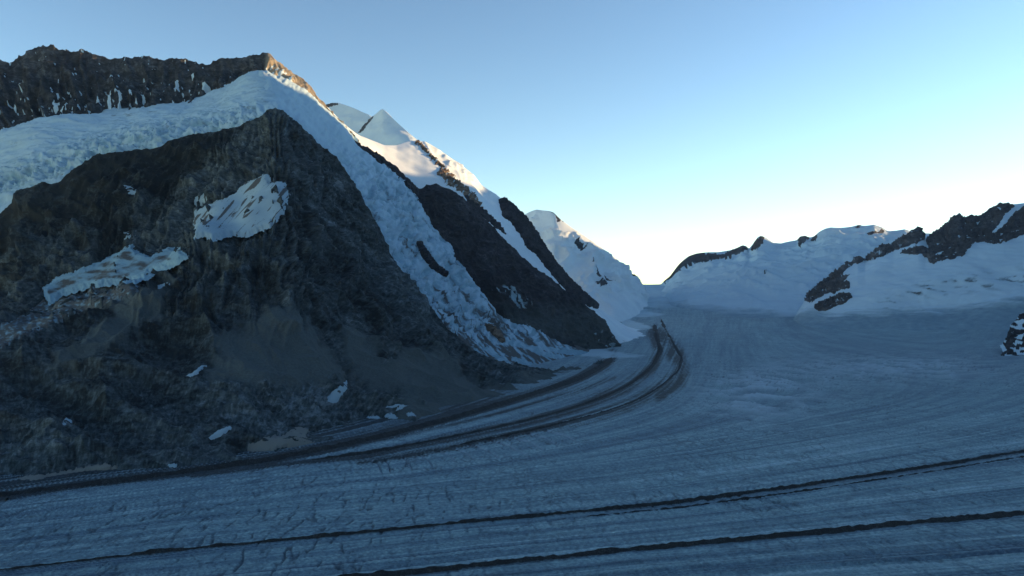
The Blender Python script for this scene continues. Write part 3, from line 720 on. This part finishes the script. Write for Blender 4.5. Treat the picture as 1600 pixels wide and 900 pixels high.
for poly in ([(81, 170), (82, 158), (90, 154), (88, 168)], [(92, 170), (98, 162), (99, 166), (95, 172)], [(167, 165), (169, 142), (174, 143), (173, 160), (171, 168)], [(180, 178), (188, 148), (191, 150), (184, 180)],
             [(272, 140), (274, 124), (278, 126), (278, 138)], [(314, 138), (317, 130), (326, 133), (325, 141)], [(60, 176), (64, 170), (66, 172)], [(148, 160), (151, 146), (154, 150), (152, 162)], [(222, 160), (223, 148), (226, 152), (225, 162)],
             [(280, 158), (281, 145), (284, 146), (282, 158)], [(128, 168), (133, 160), (133, 166)], [(165, 186), (168, 170), (180, 172), (190, 176), (200, 184)], [(272, 166), (276, 158), (280, 164)]):
    snowm = np.maximum(snowm, sstep(-1.0, 0.6, poly_sd(pxx, pyy, poly) + 0.8 * fbm(pxx / 3, pyy / 3, 1, o=2)))
tag(grid_obj('summit_wall', Pf, M_wall, {'snow': snowm, 'ice': 0 * pxx, 'dirt': 0 * pxx, 'scree': sstep(412, 422, pxx), 'tone': np.clip(0.5 + 0.2 * fbm(pxx / 6, pyy / 14, 2, o=4), 0, 1)}),  # scree mask here marks the right edge painted as sunlit rock
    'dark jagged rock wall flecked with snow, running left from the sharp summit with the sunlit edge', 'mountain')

# ================================================================== ICEFALL between the pyramid and the dark ridge
i0 = [(400, 330, 2200), (470, 330, 2200), (500, 330, 2200), (560, 400, 2200), (620, 480, 2200), (700, 570, 2190), (760, 600, 2180), (820, 612, 2170), (900, 612, 2190), (1000, 590, 2500), (1040, 580, 2700)]
i1 = [(400, 200, 2350), (430, 180, 2350), (470, 205, 2350), (500, 232, 2350), (550, 290, 2350), (600, 372, 2340), (640, 446, 2330), (700, 516, 2310), (760, 560, 2290), (820, 584, 2280), (900, 590, 2350), (960, 578, 2600), (1000, 562, 3000), (1040, 556, 3200)]
i2 = [(400, 150, 2620), (430, 150, 2630), (470, 182, 2660), (500, 208, 2680), (550, 262, 2700), (600, 320, 2700), (640, 370, 2690), (700, 448, 2650), (760, 510, 2600), (820, 552, 2560), (900, 572, 2700), (960, 566, 2950), (1000, 558, 3200), (1040, 554, 3300)]
i3 = [(400, 120, 2960), (412, 114, 2970), (430, 114, 3000), (470, 137, 3040), (500, 163, 3070), (540, 204, 3080), (560, 236, 3080), (600, 262, 3080), (650, 300, 3080), (672, 350, 3060), (700, 378, 3060), (722, 402, 3040), (745, 446, 3010), (760, 465, 2990), (800, 500, 2980),
      (850, 522, 3050), (900, 541, 3200), (940, 549, 3350), (980, 552, 3450), (1040, 552, 3500)]
i4 = [(x, y - 5 + 8 * (x < 480), Y + 250) for x, y, Y in i3]
P, xs, nf = loft([i0, i1, i2, i3, i4], [(200, -300)], 400, 1030, 1.4, [16, 100, 100, 14], smooth=8, crest_smooth=3)
pxx, pyy = proj(P)
N = orient(P)
# direction along the fall
al = pxx * 0.62 + pyy * 0.78; ac = -pxx * 0.78 + pyy * 0.62
lowk = sstep(500, 560, pyy)
blk = ridged(al / 13 + 0.8 * fbm(pxx / 25, pyy / 25, 7, o=3), ac / 21, 2.2, o=5, gain=0.65)
big = fbm(ac / 26, al / 160, 3.0, o=3)
upk = sstep(190, 300, pyy)
edgef = sstep(0, 26, pyy - np.interp(pxx, [x for x, _, _ in i3], [y for _, y, _ in i3]))
dsp = big * 16 + upk * (1 - lowk) * blk * (3 + 7 * edgef) + fbm(pxx / 8, pyy / 8, 5, o=4) * 4
P = P + N * (dsp * np.clip(1.15 - lowk, 0.2, 1))[..., None]
ice_m, ice_N = P.copy(), N
st = fbm(ac / 5.5, al / 60, 6.0, o=4)
ac2 = -pxx * 0.52 + pyy * 0.85; al2 = pxx * 0.85 + pyy * 0.52
st2 = fbm(ac2 / 7, al2 / 90, 8.0, o=4)
crev_shade = sstep(0.1, 0.6, -blk) * upk  # crevasse hollows; bluish shading painted in through the ice and dirt masks
leftband = np.exp(-(((ac - (-pxx*0 + -0.78*612 + 0.62*395)) / 26) ** 2)) * sstep(300, 340, pyy)
dirt = 0.16 + 0.52 * st * sstep(230, 330, pyy) + 0.12 * crev_shade + lowk * (0.22 + 0.8 * st2) + 0.18 * sstep(430, 520, pyy) * (1 + st)
rr = sstep(720, 790, pxx) * sstep(-14, 16, pyy - np.interp(pxx, [720, 800, 900, 960], [400, 480, 530, 548])) * sstep(30, 4, pyy - np.interp(pxx, [720, 800, 900, 960], [440, 500, 541, 552]))
for poly in ([(742, 478), (790, 488), (832, 512), (806, 514), (770, 500)],):
    dirt = np.maximum(dirt, 0.4 * sstep(-4, 4, poly_sd(pxx, pyy, poly)))
for poly in ([(640, 440), (655, 420), (672, 432), (678, 452), (676, 468), (664, 468), (650, 456)], [(588, 330), (600, 322), (640, 360), (660, 382), (640, 378), (610, 356)],
             [(752, 545), (762, 541), (792, 562), (796, 570), (780, 562)], [(800, 556), (850, 574), (852, 581), (826, 574), (800, 562)], [(770, 522), (830, 540), (900, 548), (980, 556), (940, 560), (880, 553), (800, 540)], [(868, 540), (930, 552), (1000, 556), (960, 560), (900, 552)],
             [(820, 540), (860, 552), (900, 562), (860, 560), (830, 549)], [(800, 492), (840, 512), (836, 518), (800, 502)]):
    dirt = np.where(poly_sd(pxx, pyy, poly) + 1.5 * fbm(pxx / 6, pyy / 6, 4, o=3) > 0, 0.05, dirt)
tag(grid_obj('icefall', P, M_ice, {'snow': 1 + 0 * pxx, 'ice': np.clip(0.15 + 0.8 * crev_shade + 0.5 * st * upk + 0.6 * lowk, 0, 1), 'dirt': np.clip(dirt, 0, 1), 'scree': 0 * pxx}),
    'long broken icefall pouring down right of the rock pyramid', 'glacier')
overlay('rock_outcrop', P, N, [(650, 377), (656, 380), (668, 398), (682, 416), (698, 428), (700, 434), (690, 430), (672, 418), (658, 400)], 14, M_ridge,
        'thin dark rock rib sticking out in the middle of the icefall', 'rock', 1.0, 8, soft=2, rough=5, attrs={'snow': 0.0}, cut=nf + 2)
overlay('rock_outcrop', P, N, [(758, 506), (768, 508), (782, 520), (790, 534), (784, 536), (770, 524), (760, 514)], 8, M_warm,
        'small brown rock patch in the dirty ice near the lower end of the icefall', 'rock', 1.6, 8, soft=2, rough=4, attrs={'snow': 0.0}, cut=nf + 2)

# ================================================================== DARK RIDGE right of the icefall
r0 = [(530, 330, 2850), (600, 380, 2850), (672, 440, 2850), (745, 520, 2850), (800, 560, 2860), (900, 580, 3000), (960, 575, 3250), (1000, 570, 3400)]
r1 = [(530, 212, 3060), (545, 228, 3060), (560, 242, 3060), (600, 266, 3060), (650, 302, 3050), (672, 350, 3020), (700, 378, 3010), (722, 402, 3000), (745, 446, 2980), (760, 465, 2970), (800, 500, 2960), (850, 522, 3020), (900, 541, 3180), (940, 549, 3320), (965, 553, 3450), (1000, 556, 3600)]
r2 = [(530, 212, 3160), (542, 212, 3170), (552, 216, 3180), (562, 224, 3180), (575, 230, 3190), (590, 240, 3190), (604, 250, 3200), (620, 262, 3200), (632, 276, 3210), (640, 280, 3210), (648, 290, 3210), (656, 293, 3220), (668, 287, 3220), (682, 284, 3220), (696, 292, 3230), (712, 300, 3240), (728, 310, 3260), (750, 331, 3290), (780, 364, 3330), (800, 385, 3360),
      (840, 419, 3400), (880, 450, 3440), (920, 480, 3480), (945, 500, 3500), (958, 522, 3520), (968, 540, 3540), (1000, 556, 3700)]
P, xs, nf = loft([r0, r1, r2], [(60, -60), (300, -420)], 534, 1000, 1.3, [10, 110], smooth=4, crest_smooth=1.0)
pxx, pyy = proj(P)
al = pxx * 0.62 + pyy * 0.78; ac = -pxx * 0.78 + pyy * 0.62
gl = fbm(ac / 22 + 0.5 * fbm(pxx / 30, pyy / 30, 3, o=2), al / 110, 1.4, o=5, gain=0.6) * 10
Pm, Pf, N = rock_disp(P, 22, 130, gully=gl, seed=5.0, crest_row=nf, crest_k=0.2)
pp = poly_sd(pxx, pyy, [(760, 452), (790, 438), (812, 446), (838, 478), (842, 488), (812, 480), (780, 468)])
wsn = 0.62 * sstep(-6, 8, pp) * sstep(-0.35, 0.4, fbm(ac / 6, al / 50, 3, o=3) + 0.1)
wsn = np.maximum(wsn, 0.55 * sstep(0.15, 0.5, fbm(pxx / 8, pyy / 8, 1, o=3)) * sstep(905, 930, pxx) * sstep(505, 520, pyy))
tag(grid_obj('rocky_ridge', Pf, M_ridge, {'snow': wsn, 'ice': wsn * 0 + 1, 'dirt': wsn * 0 + 0.25, 'scree': 0.6 * sstep(465, 500, pyy) * sstep(18, 2, pyy - np.interp(pxx, [745, 800, 850, 900, 940], [440, 490, 512, 532, 541]))}),
    'near-black rock ridge slanting down to the ice between the icefall and the sunlit snow slope', 'mountain')

# ================================================================== SUNLIT SNOW SLOPE behind the dark ridge
s0 = [(480, 380, 3200), (560, 380, 3220), (640, 420, 3240), (720, 470, 3270), (800, 520, 3350), (880, 560, 3450), (960, 570, 3600), (1040, 560, 3800)]
s1 = [(480, 200, 3260), (545, 222, 3290), (600, 270, 3300), (650, 300, 3320), (700, 306, 3350), (740, 330, 3400), (780, 374, 3480), (800, 394, 3520), (840, 430, 3560), (880, 462, 3620), (920, 492, 3680), (950, 512, 3760), (980, 530, 4000), (1040, 534, 4300)]
s2 = [(480, 140, 3270), (500, 160, 3290), (512, 168, 3310), (530, 186, 3360), (545, 200, 3420), (560, 211, 3480), (580, 219, 3560), (600, 227, 3620), (620, 227, 3720), (640, 220, 3820), (652, 219, 3860), (668, 222, 3900), (680, 229, 3930), (692, 238, 3960), (706, 247, 3990), (722, 258, 4020), (735, 268, 4060), (745, 279, 4090), (752, 288, 4110), (766, 298, 4140),
      (780, 308, 4170), (796, 320, 4200), (812, 335, 4230), (826, 352, 4270), (840, 374, 4300), (852, 394, 4340), (868, 416, 4380), (884, 436, 4420), (905, 458, 4480), (925, 474, 4560), (950, 492, 4700), (980, 510, 4900), (1040, 525, 5000)]
P, xs, nf = loft([s0, s1, s2], [(150, -90), (600, -700)], 480, 1040, 1.4, [12, 110], smooth=5, crest_smooth=2.0)
pxx, pyy = proj(P)
N = orient(P)
al = pxx * 0.70 + pyy * 0.71; ac = -pxx * 0.71 + pyy * 0.70
rough_z = sstep(0, 30, (pxx - 650) * 0.72 - (pyy - 222) * 1.0 + 18) 
dsp = fbm(P[..., 0] / 320, P[..., 1] / 320, P[..., 2] / 200, o=3) * 14 + rough_z * (ridged(ac / 14, al / 36, 2, o=4) * 14)
kk = np.where(np.arange(P.shape[0]) >= nf - 1, 0.25, 0.25 + 0.75 * sstep(0, 18, nf - 1 - np.arange(P.shape[0])))
P = P + N * (dsp * kk[:, None])[..., None]
tag(grid_obj('snow_slope', P, M_snow, {'snow': 1 + 0 * pxx, 'ice': np.clip(0.5 * rough_z * fbm(pxx / 12, pyy / 12, 3, o=3), 0, 1), 'dirt': 0.14 * sstep(0, .6, fbm(ac / 6, al / 14, 3, o=3)) * rough_z + sstep(468, 500, pyy) * np.clip(0.12 + 0.5 * fbm(-pxx * 0.06 + pyy * 0.17, pxx / 60, 3, o=4), 0, 1), 'scree': 0 * pxx}),
    'smooth snow slope catching the warm sun, behind the dark ridge and below the two white peaks', 'mountain')
overlay('rock_rib', P, N, [(650, 222), (654, 220), (668, 236), (682, 252), (700, 268), (722, 288), (742, 306), (752, 322), (746, 322), (726, 306), (700, 288), (684, 270), (690, 262), (672, 246)], 10, M_warm,
        'broken brown rock rib running down the sunlit snow slope', 'rock', 4.5, 7, soft=2, rough=7, attrs={'snow': lambda px, py, sd: 0.3 + 0.5 * fbm(px / 5, py / 5, 2, o=3)}, cut=nf + 2)
overlay('rock_slab', P, N, [(779, 312), (790, 312), (800, 322), (816, 336), (832, 354), (846, 378), (858, 396), (874, 418), (892, 440), (912, 460), (936, 478), (934, 483), (912, 476), (898, 468), (876, 446), (858, 424), (838, 398), (824, 388), (812, 366), (796, 346), (784, 336)],
        22, M_ridge, 'dark rock slab along the right skyline edge of the snow slope, above the pass', 'rock', 2.0, 9, soft=3, rough=7, attrs={'snow': 0.0})
overlay('rock_slab', P, N, [(722, 300), (735, 312), (760, 332), (780, 350), (790, 366), (776, 356), (750, 338), (730, 318)], 10, M_ridge,
        'thin dark jagged rock band just above the near-black ridge', 'rock', 3.0, 6, soft=2, rough=7, attrs={'snow': 0.15}, cut=nf + 2)

# ================================================================== FAR WHITE PEAKS
def peak(name, lines, back, x0, x1, step, rows, mat, label, amp=30, wl=500, rid=0.4, rock=None, cs=1.0, kind_rock=None, seed=0, dirtf=None, crest_k=0.2):
    P, xs, nf = loft(lines, back, x0, x1, step, rows, smooth=5, crest_smooth=cs)
    N = orient(P); pxx, pyy = proj(P)
    d = fbm(P[..., 0] / wl + seed, P[..., 1] / wl, P[..., 2] / wl * 1.4, o=4) * amp * (1 - rid) + ridged(P[..., 0] / wl * 2.2 + seed, P[..., 1] / wl * 2.2, P[..., 2] / wl * 2.6, o=5) * amp * rid
    kk = np.where(np.arange(P.shape[0]) >= nf - 1, crest_k, crest_k + (1 - crest_k) * sstep(0, 18, nf - 1 - np.arange(P.shape[0])))
    kk = kk * (0.25 + 0.75 * sstep(0.0, 0.45, np.arange(P.shape[0]) / nf))
    P = P + N * (d * kk[:, None])[..., None]
    sn = np.ones_like(pxx)
    for poly in (rock or []):
        sn = np.minimum(sn, sstep(1.0, -1.0, poly_sd(pxx, pyy, poly) + 2.6 * fbm(pxx / 5, pyy / 5, 3, o=4, gain=0.65)))
    dr = dirtf(pxx, pyy) if dirtf else 0.05 + 0 * pxx
    o = grid_obj(name, P, mat, {'snow': sn, 'ice': np.maximum(0.2, bare(pxx, pyy) if name == 'snow_range' else 0), 'dirt': dr, 'scree': 0 * pxx})
    tag(o, label, 'mountain')
    return P, N, nf

peak('snow_peak', [[(490, 330, 5000), (600, 330, 5000), (640, 330, 5100)], [(490, 200, 5650), (560, 225, 5350), (640, 260, 5050)],
     [(490, 172, 6000), (508, 164, 5950), (516, 161, 5900), (526, 160, 5850), (540, 164, 5750), (556, 170, 5650), (566, 175, 5600), (576, 179, 5550), (590, 190, 5500), (640, 232, 5300)]],
     [(200, -120), (900, -1000)], 490, 640, 1.3, [8, 60], M_snow, 'rounded white peak in shade, just right of the sharp summit', amp=22, rock=[[(508, 170), (508, 163), (520, 160), (534, 163), (524, 165), (514, 168)]])
peak('snow_peak', [[(540, 330, 4700), (600, 330, 4650), (690, 330, 4700)], [(540, 240, 5050), (575, 235, 4880), (598, 240, 4750), (625, 240, 4600), (690, 262, 4300)],
     [(540, 226, 5450), (556, 210, 5400), (566, 198, 5350), (576, 186, 5300), (586, 179, 5220), (594, 172, 5170), (598, 170, 5150), (606, 177, 5080), (616, 187, 4980), (628, 198, 4880), (640, 209, 4800), (652, 219, 4720), (690, 250, 4500)]],
     [(160, -130), (900, -1000)], 540, 690, 1.2, [8, 70], M_snow, 'pointed white cone peak with a sunlit right edge', amp=16, rock=[[(560, 207), (566, 198), (574, 188), (582, 181), (584, 183), (576, 192), (570, 202), (562, 208)]])
peak('snow_mountain', [[(780, 540, 5200), (880, 520, 5300), (960, 500, 5400), (1010, 520, 6000), (1030, 560, 6600)],
     [(780, 450, 6700), (860, 470, 6050), (920, 466, 5900), (970, 458, 6300), (1000, 466, 6900), (1030, 510, 7500)],
     [(780, 350, 7700), (806, 342, 7500), (818, 336, 7400), (828, 331, 7300), (838, 327, 7200), (846, 329, 7130), (858, 329, 7030), (866, 332, 6960), (874, 340, 6950), (886, 349, 6980), (900, 360, 7000), (916, 370, 7050), (932, 382, 7100), (946, 392, 7150), (960, 402, 7250), (976, 416, 7400), (988, 428, 7550), (998, 439, 7700), (1004, 450, 7900), (1014, 470, 8000), (1030, 500, 8300)]],
     [(250, -160), (1200, -1200)], 780, 1030, 1.1, [20, 110], M_snow, 'white mountain with a sunlit right edge, just left of the pass', amp=75, wl=620, rid=0.6, crest_k=0.1, seed=3,
     rock=[[(864, 331), (870, 332), (880, 345), (874, 344)], [(894, 372), (905, 378), (916, 386), (912, 388), (898, 380)], [(922, 402), (932, 414), (944, 428), (960, 440), (954, 440), (938, 430), (926, 416)], [(930, 440), (946, 438), (950, 448), (938, 448)], [(966, 406), (984, 422), (1000, 442), (990, 434), (974, 416)]],
     dirtf=lambda x, y: 0.08 + 0.16 * fbm(x / 14, y / 8, 1, o=3))

# ================================================================== RIGHT FAR RANGE
far_c = [(1015, 475, 8900), (1028, 448, 9000), (1038, 438, 9050), (1046, 432, 9100), (1052, 424, 9150), (1062, 411, 9200), (1074, 401, 9250), (1088, 396, 9300), (1104, 394, 9300), (1122, 394, 9300), (1140, 391, 9300), (1152, 387, 9300), (1160, 383, 9300), (1166, 384, 9300), (1170, 389, 9300), (1178, 378, 9300), (1184, 370, 9300), (1190, 368, 9300),
         (1198, 372, 9300), (1208, 379, 9300), (1220, 380, 9300), (1234, 377, 9300), (1245, 375, 9300), (1250, 369, 9300), (1258, 368, 9300), (1265, 371, 9300), (1272, 369, 9300), (1280, 362, 9300), (1290, 357, 9300), (1298, 355, 9300), (1312, 356, 9300), (1330, 354, 9300), (1342, 351, 9300), (1350, 353, 9300), (1366, 351, 9300), (1378, 355, 9300), (1388, 361, 9300), (1402, 360, 9300),
         (1414, 358, 9300), (1428, 363, 9300), (1460, 365, 9300), (1600, 350, 9300), (1800, 330, 9300)]
fr_rocks = [[(1036, 442), (1044, 430), (1052, 420), (1064, 408), (1080, 398), (1096, 394), (1110, 397), (1130, 396), (1148, 388), (1160, 382), (1169, 386), (1168, 391), (1154, 394), (1140, 402), (1120, 401), (1104, 408), (1092, 406), (1076, 412), (1062, 420), (1050, 434)],
            [(1173, 390), (1180, 374), (1190, 366), (1194, 372), (1190, 384), (1182, 392)], [(1245, 378), (1249, 368), (1260, 366), (1265, 372), (1256, 376), (1249, 384)], [(1266, 375), (1272, 368), (1278, 366), (1276, 372), (1270, 376)],
            [(1354, 368), (1362, 362), (1382, 358), (1384, 362), (1366, 368)], [(1334, 357), (1342, 350), (1348, 352), (1340, 356)], [(1194, 432), (1198, 428), (1199, 434)]]
peak('snow_range', [[(1015, 530, 6600), (1150, 512, 5500), (1300, 512, 5500), (1500, 505, 5500), (1800, 480, 5500)],
     [(1015, 510, 7400), (1045, 478, 7200), (1080, 468, 7100), (1150, 470, 6900), (1300, 468, 6800), (1500, 440, 6800), (1800, 430, 6800)],
     [(1015, 490, 8300), (1035, 458, 8250), (1060, 442, 8200), (1110, 425, 8000), (1180, 422, 7800), (1300, 400, 7900), (1400, 390, 8000), (1500, 390, 8000), (1800, 360, 8000)], far_c],
     [(250, -200), (1500, -1300)], 1015, 1800, 1.5, [14, 50, 70], M_far, 'far snow range with small dark rock teeth on its crest, right of the pass', amp=62, wl=620, rid=0.45, rock=fr_rocks, crest_k=0.08, seed=5,
     dirtf=lambda x, y: np.clip(0.05 + 0.30 * sstep(0.0, 0.5, fbm(x / 16, y / 5, 1, o=4)) * np.exp(-((y - np.interp(x, [1080, 1180, 1300, 1400], [432, 420, 402, 396])) / 16) ** 2) + 0.25 * sstep(0.1, 0.6, fbm(x / 50, y / 4, 5, o=3)) * sstep(455, 470, y), 0, .5))

# ================================================================== RIGHT NEARER RIDGE with its snow apron
nc = [(1225, 520, 5700), (1260, 466, 5900), (1280, 446, 6000), (1300, 430, 6100), (1320, 416, 6150), (1336, 406, 6200), (1340, 402, 6200), (1352, 404, 6220), (1368, 389, 6250), (1376, 385, 6260), (1396, 381, 6280), (1408, 374, 6300), (1420, 366, 6320), (1428, 360, 6320), (1435, 357, 6320), (1441, 364, 6330), (1446, 372, 6340), (1452, 370, 6350), (1460, 364, 6360),
      (1474, 354, 6380), (1484, 346, 6400), (1492, 338, 6400), (1500, 335, 6400), (1506, 341, 6400), (1516, 337, 6400), (1528, 339, 6420), (1542, 331, 6440), (1556, 323, 6450), (1568, 318, 6460), (1576, 320, 6470), (1584, 319, 6480), (1600, 317, 6500), (1640, 300, 6500), (1720, 270, 6500), (1900, 230, 6500)]
P, xs, nf = loft([[(1225, 560, 4600), (1400, 545, 4500), (1600, 535, 4300), (1900, 520, 4200)],
     [(1225, 540, 5000), (1260, 520, 5050), (1300, 505, 5150), (1400, 496, 5100), (1500, 490, 5000), (1600, 480, 4850), (1900, 450, 4600)],
     [(1225, 530, 5350), (1255, 500, 5450), (1280, 483, 5550), (1320, 464, 5500), (1380, 444, 5500), (1450, 425, 5500), (1520, 414, 5500), (1600, 400, 5500), (1900, 350, 5500)], nc],
     [(200, -150), (1300, -1100)], 1225, 1900, 1.4, [12, 50, 90], smooth=8, crest_smooth=1.0)
N = orient(P); pxx, pyy = proj(P)
d = fbm(P[..., 0] / 420, P[..., 1] / 420, P[..., 2] / 240, o=4) * 26
kk = np.where(np.arange(P.shape[0]) >= nf - 1, 0.1, 0.1 + 0.9 * sstep(0, 18, nf - 1 - np.arange(P.shape[0])))
P = P + N * (d * kk[:, None])[..., None]
dirt = 0.05 + 0.55 * sstep(0.05, 0.5, fbm(pxx / 26, pyy / 6, 3, o=4) - 0.1) * np.exp(-((pyy - np.interp(pxx, [1380, 1450, 1520, 1600], [478, 452, 442, 436])) / 15) ** 2) * sstep(1340, 1400, pxx)
tag(grid_obj('snow_apron', P, M_far, {'snow': 1 + 0 * pxx, 'ice': np.maximum(np.clip(dirt * 1.6, 0, 0.8), bare(pxx, pyy)), 'dirt': dirt, 'scree': 0 * pxx}),
    'broad shaded snow apron on the right, below the dark serrated ridge', 'snowfield')
for poly, lab, sn_ in [
    ([(1256, 470), (1262, 460), (1276, 446), (1292, 432), (1308, 420), (1322, 412), (1332, 404), (1340, 400), (1352, 404), (1366, 390), (1376, 384), (1394, 382), (1406, 372), (1420, 364), (1428, 358), (1436, 354), (1442, 362), (1446, 374), (1432, 380), (1416, 386), (1400, 392), (1390, 394), (1372, 404), (1352, 408), (1332, 414), (1318, 424), (1316, 432), (1326, 430), (1318, 440), (1328, 442), (1326, 450), (1312, 454), (1300, 458), (1284, 462), (1270, 472)],
     'dark rock spur climbing from the snow edge to the small pointed tooth', 0.12),
    ([(1271, 480), (1284, 470), (1300, 466), (1316, 458), (1330, 458), (1332, 464), (1320, 474), (1306, 478), (1290, 486), (1278, 486)], 'low dark rock patch at the foot of the dark rock spur on the right', 0.15),
    ([(1444, 376), (1452, 368), (1462, 362), (1476, 350), (1486, 342), (1496, 334), (1502, 334), (1508, 340), (1518, 336), (1530, 338), (1544, 329), (1558, 320), (1568, 316), (1578, 319), (1586, 322), (1572, 334), (1560, 350), (1548, 364), (1554, 366), (1570, 350), (1584, 334), (1600, 322), (1660, 300), (1660, 352), (1600, 366), (1584, 372), (1572, 378), (1552, 382), (1540, 378), (1524, 378), (1512, 388), (1508, 398), (1490, 404), (1470, 407), (1456, 412), (1446, 402), (1438, 398), (1424, 396), (1404, 396), (1420, 388), (1440, 386), (1454, 390)],
     'large dark serrated rock ridge on the far right skyline', 0.0)]:
    overlay('rock_ridge', P, N, poly, 12, M_farrock, lab, 'rock ridge', 1.2 if 'low dark' in lab else 2.4, 7, soft=2.0, rough=20,
            attrs={'snow': (lambda px, py, sd, k=sn_: 0.08 + 1.2 * k + (0.28 + k) * fbm(px / 9, py / 5, 2, o=4, gain=0.65))})

# ================================================================== rock knob at the right edge
P, xs, nf = loft([[(1560, 580, 2500), (1700, 580, 2500)], [(1560, 548, 2750), (1580, 536, 2720), (1600, 536, 2700), (1700, 540, 2700)],
                  [(1560, 552, 3000), (1572, 530, 2990), (1582, 502, 2990), (1592, 492, 3000), (1604, 486, 3000), (1640, 474, 3000), (1700, 500, 3000)]], [(80, -40), (250, -200)], 1564, 1690, 0.9, [10, 60], smooth=4, crest_smooth=1.5)
pxx, pyy = proj(P)
Pm, Pf, N = rock_disp(P, 12, 60, seed=4.0, crest_row=nf, crest_k=0.4)
tag(grid_obj('rock_outcrop', Pf, M_ridge, {'snow': sstep(0.02, 0.2, fbm(pxx / 16, pyy / 7, 2, o=4)), 'ice': 0 * pxx, 'dirt': 0 * pxx, 'scree': 0 * pxx}),
    'dark rock knob poking out of the ice at the right edge of the picture', 'rock')

# ================================================================== unseen range beyond the right edge, crest shaped to shade the valley
ca = np.array([(2300, -3500, 1500), (2500, -1500, 1500), (2900, 500, 1450), (3400, 2400, 1470), (3900, 3900, 1450), (4035, 4270, 1330), (4066, 4342, 1235), (4110, 4455, 1175), (4135, 4530, 1110), (4280, 4908, 1070), (4500, 5500, 1250), (4926, 6497, 1300), (5400, 7600, 1260), (5727, 8241, 1230), (5835, 8403, 1090), (6197, 8945, 900), (6700, 9700, 1050), (7274, 10389, 1200), (8200, 11500, 1350), (10500, 14500, 1500)], float)
dL = np.concatenate([[0], np.cumsum(np.hypot(*np.diff(ca[:, :2], axis=0).T))])
dd = np.linspace(0, dL[-1], 900)
cr = np.stack([np.interp(dd, dL, ca[:, i]) for i in range(3)], -1)
nrm = np.array([0.93, -0.37])
rows = []
for f in np.linspace(-1, 1, 61):
    win = np.minimum(1900.0, np.maximum(900.0, (cr[:, 0] - 0.70 * cr[:, 1]) * 0.95))
    off = f * 1900.0 if f > 0 else f * win
    h = cr[:, 2] - np.abs(f) ** 0.9 * (cr[:, 2] + 320)
    rows.append(np.stack([cr[:, 0] + nrm[0] * off, cr[:, 1] + nrm[1] * off, h], -1))
P = np.array(rows)
n_ = ridged(P[..., 0] / 700, P[..., 1] / 700, 1, o=5)
P[..., 2] += n_ * 130 * np.abs(np.linspace(-1, 1, 61))[:, None] ** 0.5 + 14 * fbm(P[..., 0] / 200, P[..., 1] / 200, 2, o=3)
px_, py_ = proj(P)
sn = sstep(0.0, 0.5, fbm(P[..., 0] / 500, P[..., 1] / 500, 2, o=4) + 0.2)
tag(grid_obj('shading_range', P[:, :], M_far, {'snow': sn, 'ice': 0 * sn, 'dirt': 0 * sn, 'scree': 0 * sn}), 'unseen snow and rock range beyond the right edge, shaped to shade the valley', 'mountain')

# ================================================================== thin air between here and the far ranges
hz = bpy.data.materials.new('thin_air'); hz.use_nodes = True
t = hz.node_tree; t.nodes.clear()
pv = nn(t, 'ShaderNodeVolumePrincipled'); pv.inputs['Density'].default_value = 1.0e-5
pv.inputs['Color'].default_value = (0.72, 0.84, 1.0, 1); pv.inputs['Anisotropy'].default_value = 0.2
ou = nn(t, 'ShaderNodeOutputMaterial'); t.links.new(pv.outputs[0], ou.inputs['Volume'])
x0, x1, y0, y1, z0, z1 = -9000, 13500, -6500, 17500, -1500, 2100
V = [(x0, y0, z0), (x1, y0, z0), (x1, y1, z0), (x0, y1, z0), (x0, y0, z1), (x1, y0, z1), (x1, y1, z1), (x0, y1, z1)]
Q = np.array([(0, 3, 2, 1), (4, 5, 6, 7), (0, 1, 5, 4), (1, 2, 6, 5), (2, 3, 7, 6), (3, 0, 4, 7)])
o = mesh_obj('haze', V, Q, hz); o['kind'] = 'stuff'; o['label'] = 'thin blue air in front of the far ranges'; o['category'] = 'haze'
